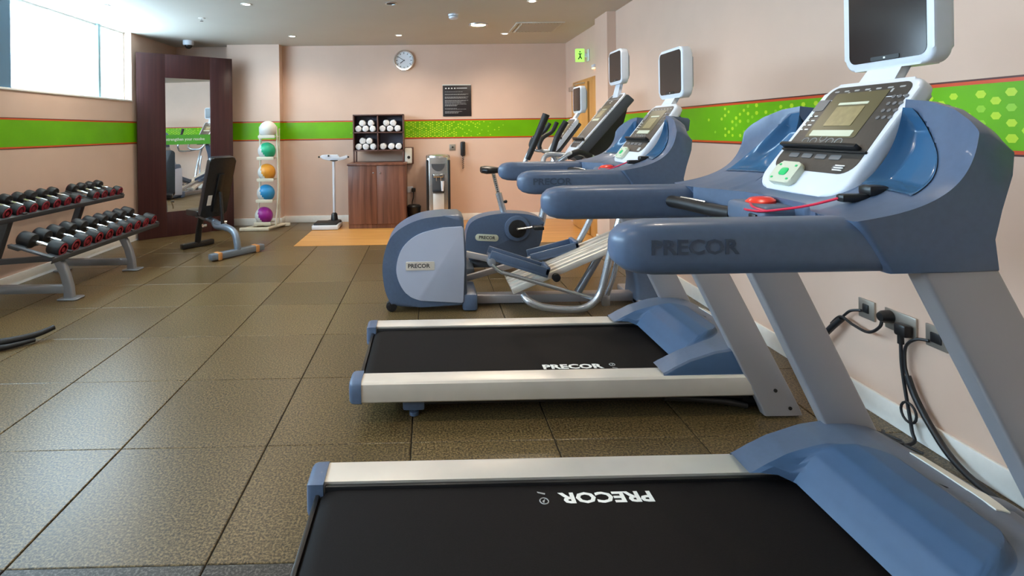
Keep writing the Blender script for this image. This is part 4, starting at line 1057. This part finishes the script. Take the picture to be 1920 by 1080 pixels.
MB().tube([(-.232, 7.60, .43), (-.235, 7.595, .35), (-.255, 7.60, .27), (-.25, 7.60, .15), (-.15, 7.60, .03), (-.06, 7.60, .012)], .006, 8, 6).build('cord', 'cable', t2)
t = faceplate('wall_socket', .338, 1.058, .088, .088, 'steel wall plate above the water cooler, left of the phone', 'socket', 'outlet_metal')
MB().box((.328, YB-.016, 1.048), (.352, YB-.011, 1.070), .002).build('switch', 'black_plastic', t)
t = thing('wall_phone', (.487, YB, 1.0), 'black wall phone handset hanging right of the water cooler', 'phone')
MB().box((.452, 7.60, .935), (.522, 7.638, 1.135), .010).build('cradle', 'black_plastic', t)
MB().box((.460, 7.565, .93), (.514, 7.60, 1.14), .014, 3).build('handset', 'black_plastic', t)
pts = [(.487+.012*math.cos(a*1.1), 7.60+.012*math.sin(a*1.1), .935-a*.0048) for a in range(40)]
MB().tube(pts, .0035, 6).build('coiled_cord', 'cable', t)
t = thing('water_cooler', (.118, 7.42, 0), 'tall steel water cooler against the back wall', 'water cooler')
cx0, cx1, yf = -.045, .283, 7.235
body = rrect(.328, .36, .05, 5, .119, 7.42)
MB().prism(body, 'z', .012, .93, .01, 2).build('body', 'steel', t)
MB().lath((.119, 7.42, .925), (0, 0, 1), [(0, .172), (.03, .165), (.045, .13), (.048, 0)], 32).build('lid', 'steel', t)
for s, x in ((-1, cx0+.015), (1, cx1-.015)):
    MB().box((x-.016, yf-.006, .03), (x+.016, yf+.05, .90), .006).build('side_trim', 'black_plastic', t)
MB().prism([(.119+.092*math.cos(a), .845+.10*math.sin(a)) for a in [PI+PI*k/14 for k in range(15)]], 'y', yf-.008, yf+.004).build('badge_panel', 'rack_dark', t, smooth=False)
MB().box((.035, yf-.012, .46), (.205, yf+.01, .70), .006).build('tap_recess', 'rack_dark', t)
MB().box((.05, yf-.03, .66), (.19, yf-.008, .71), .01).cyl((.09, yf-.02, .61), (.09, yf-.02, .665), .011, 10).cyl((.15, yf-.02, .61), (.15, yf-.02, .665), .011, 10).build('taps', 'chrome', t)
MB().box((.042, yf-.05, .455), (.198, yf-.010, .475), .004).build('drip_tray', 'black_plastic', t)
MB().box((.045, yf-.010, .05), (.195, yf+.004, .44), .004).build('lower_panel', 'aluminium', t)
t2 = thing('cup_tube', (.165, 7.205, .56), 'stack of white cups at the taps of the water cooler', 'cups')
t2.location = (.175, 7.195, .477)
MB().lath((.175, 7.195, .477), (0, 0, 1), [(0, 0), (0, .016), (.10, .024), (.104, .024), (.104, .022), (.13, .025), (.134, .025), (.134, 0)], 20).build('cups', 'white_plastic', t2)
t = thing('wall_clock', (-.347, YB, 2.32), 'round silver wall clock on the back wall', 'clock')
MB().lath((-.347, YB-.001, 2.32), (0, -1, 0), [(0, .150), (.03, .150), (.042, .140), (.040, .126), (.02, .124)], 44).build('rim', 'chrome', t)
MB().lath((-.347, YB-.002, 2.32), (0, -1, 0), [(0, .126), (.018, .126), (.018, 0)], 44).build('face', 'clock_face', t)
f = MB(); mk = frame((-.347, YB-.0205, 2.32), (1, 0, 0), (0, 0, 1))
for k in range(12):
    f.box((-.004, .092, 0), (.004, .116, .001), M=mk @ Matrix.Rotation(k*PI/6, 4, 'Z'))
f.build('hour_marks', 'print_ink', t, smooth=False)
MB().box((-.005, -.012, 0), (.005, .070, .002), M=mk @ Matrix.Rotation(2.2, 4, 'Z')).build('hour_hand', 'print_ink', t, smooth=False)
MB().box((-.0035, -.015, .002), (.0035, .10, .004), M=mk @ Matrix.Rotation(1.0, 4, 'Z')).build('minute_hand', 'print_ink', t, smooth=False)
t = thing('notice_board', (.413, YB, 1.73), 'black notice with lines of white print on the back wall', 'notice')
MB().box((.207, YB-.012, 1.505), (.618, YB-.0005, 1.952), .002).build('board', 'poster_black', t)
MB().box((.200, YB-.014, 1.952), (.612, YB-.0005, 1.966), .001).build('top_strip', 'off_white', t)
f = MB(); mp = frame((.207, YB-.0122, 1.505), (1, 0, 0), (0, 0, 1)); random.seed(11)
for k in range(4): f.prism([(.045+k*.043+.013*math.cos(a*PI/4), .405+.009*math.sin(a*PI/4)) for a in range(8)], 'z', 0, .001, M=mp)
f.box((.20, .402, 0), (.35, .410, .001), M=mp); f.build('heading', 'print_white', t, smooth=False)
for z, L in ((.352, .26), (.318, .34), (.310, .30), (.278, .34), (.268, .30), (.258, .33), (.228, .34), (.218, .30), (.205, .24), (.19, .30), (.172, .31), (.158, .18), (.148, .17), (.112, .17), (.100, .31), (.068, .25), (.056, .20), (.044, .19)):
    x = .028; f = MB()
    while x < .028+L:
        w_ = random.uniform(.012, .035); f.box((x, z, 0), (min(x+w_, .028+L), z+.0045, .001), M=mp); x += w_+.005
    f.build('text_line', 'print_grey', t, smooth=False)


# ---------------------------------------------------------------- power outlets and cables on the right wall
def rplate(name, y, z, w, label):
    t = thing(name, (XR, y, z), label, 'socket')
    MB().box((XR-.010, y-w/2, z-.044), (XR-.0005, y+w/2, z+.044), .003).build('plate', 'outlet_metal', t); return t
t = rplate('wall_socket', 2.388, .457, .088, 'steel data socket on the right wall, furthest left of the three behind the treadmill')
MB().box((XR-.016, 2.372, .44), (XR-.009, 2.404, .480), .003).build('port', 'black_plastic', t)
t = rplate('wall_socket', 2.215, .457, .150, 'steel double power socket with two black plugs on the right wall')
t = rplate('wall_socket', 2.055, .457, .090, 'steel socket on the right wall nearest the camera, partly behind the upright')
MB().box((XR-.016, 2.03, .435), (XR-.009, 2.075, .475), .003).build('port', 'black_plastic', t)
t = thing('power_plug', (XR-.04, 2.27, .47), 'round black plug in the double socket, cord looping to the left', 'plug')
MB().lath((XR-.011, 2.262, .468), (-1, 0, 0), [(0, .028), (.03, .026), (.045, .018), (.047, 0)], 20).build('plug_body', 'black_plastic', t)
MB().tube([(XR-.045, 2.262, .46), (XR-.05, 2.27, .42), (XR-.05, 2.33, .375), (XR-.045, 2.42, .375), (XR-.04, 2.50, .385), (XR-.04, 2.56, .33)], .0065, 8, 8).build('cord', 'cable', t)
t = thing('power_plug', (XR-.04, 2.175, .44), 'square black plug in the double socket, cord hanging down to the floor', 'plug')
MB().box((XR-.050, 2.150, .415), (XR-.0105, 2.205, .468), .010).cyl((XR-.04, 2.178, .385), (XR-.04, 2.178, .42), .012, 12).build('plug_body', 'black_plastic', t)
lp = [(XR-.04, 2.178, .39), (XR-.04, 2.175, .30), (XR-.04, 2.160, .20), (XR-.045, 2.135, .10), (XR-.05, 2.12, .05)]
MB().tube(lp+[(XR-.06, 2.10, .02), (XR-.11, 2.10, .010), (XR-.14, 2.15, .009), (XR-.10, 2.20, .009)], .0065, 8, 6).tube([(XR-.05, 2.135+.035*math.cos(a*PI/8), .12+.040*math.sin(a*PI/8)) for a in range(16)], .005, 8, closed=True).tube([(XR-.20, 2.22, .009), (XR-.13, 2.10, .014), (XR-.09, 2.13, .010), (XR-.14, 2.19, .012), (XR-.08, 2.04, .011)], .0055, 8, 8).build('cord', 'cable', t)
t = thing('cable_sleeve', (XR-.03, 2.47, .35), 'black cable and sleeve running from the left data socket down behind the treadmill', 'cable')
MB().tube([(XR-.014, 2.410, .445), (XR-.03, 2.45, .43), (XR-.03, 2.49, .395), (XR-.03, 2.52, .36)], .006, 8, 6).build('cord', 'cable', t)
MB().tube([(XR-.035, 2.50, .375), (XR-.05, 2.56, .30), (XR-.05, 2.66, .18), (XR-.06, 2.72, .05), (XR-.10, 2.74, .016)], .014, 10, 6).build('sleeve', 'cable', t)
t = thing('cable_sleeve', (XR-.03, 2.05, .3), 'thick black cable sleeve curving from the nearest socket to the floor along the skirting', 'cable')
MB().tube([(XR-.014, 2.080, .435), (XR-.03, 2.12, .425), (XR-.035, 2.16, .38), (XR-.035, 2.165, .30), (XR-.035, 2.15, .25)], .006, 8, 8).build('cord', 'cable', t)
MB().tube([(XR-.035, 2.155, .262), (XR-.035, 2.12, .19), (XR-.04, 2.05, .11), (XR-.055, 1.95, .045), (XR-.07, 1.82, .016), (XR-.09, 1.62, .014), (XR-.10, 1.40, .014)], .0125, 10, 8).build('sleeve', 'cable', t)

# daylight portals in the windows
for k in range(6):
    ld = bpy.data.lights.new('window_portal', 'AREA'); ld.shape = 'RECTANGLE'; ld.size = ys[k+1]-ys[k]; ld.size_y = ZC-SILL
    ld.cycles.is_portal = True
    l = link(bpy.data.objects.new('window_portal', ld)); l.location = (XL-.16, (ys[k]+ys[k+1])/2, (ZC+SILL)/2); l.rotation_euler = (0, -PI/2, 0)
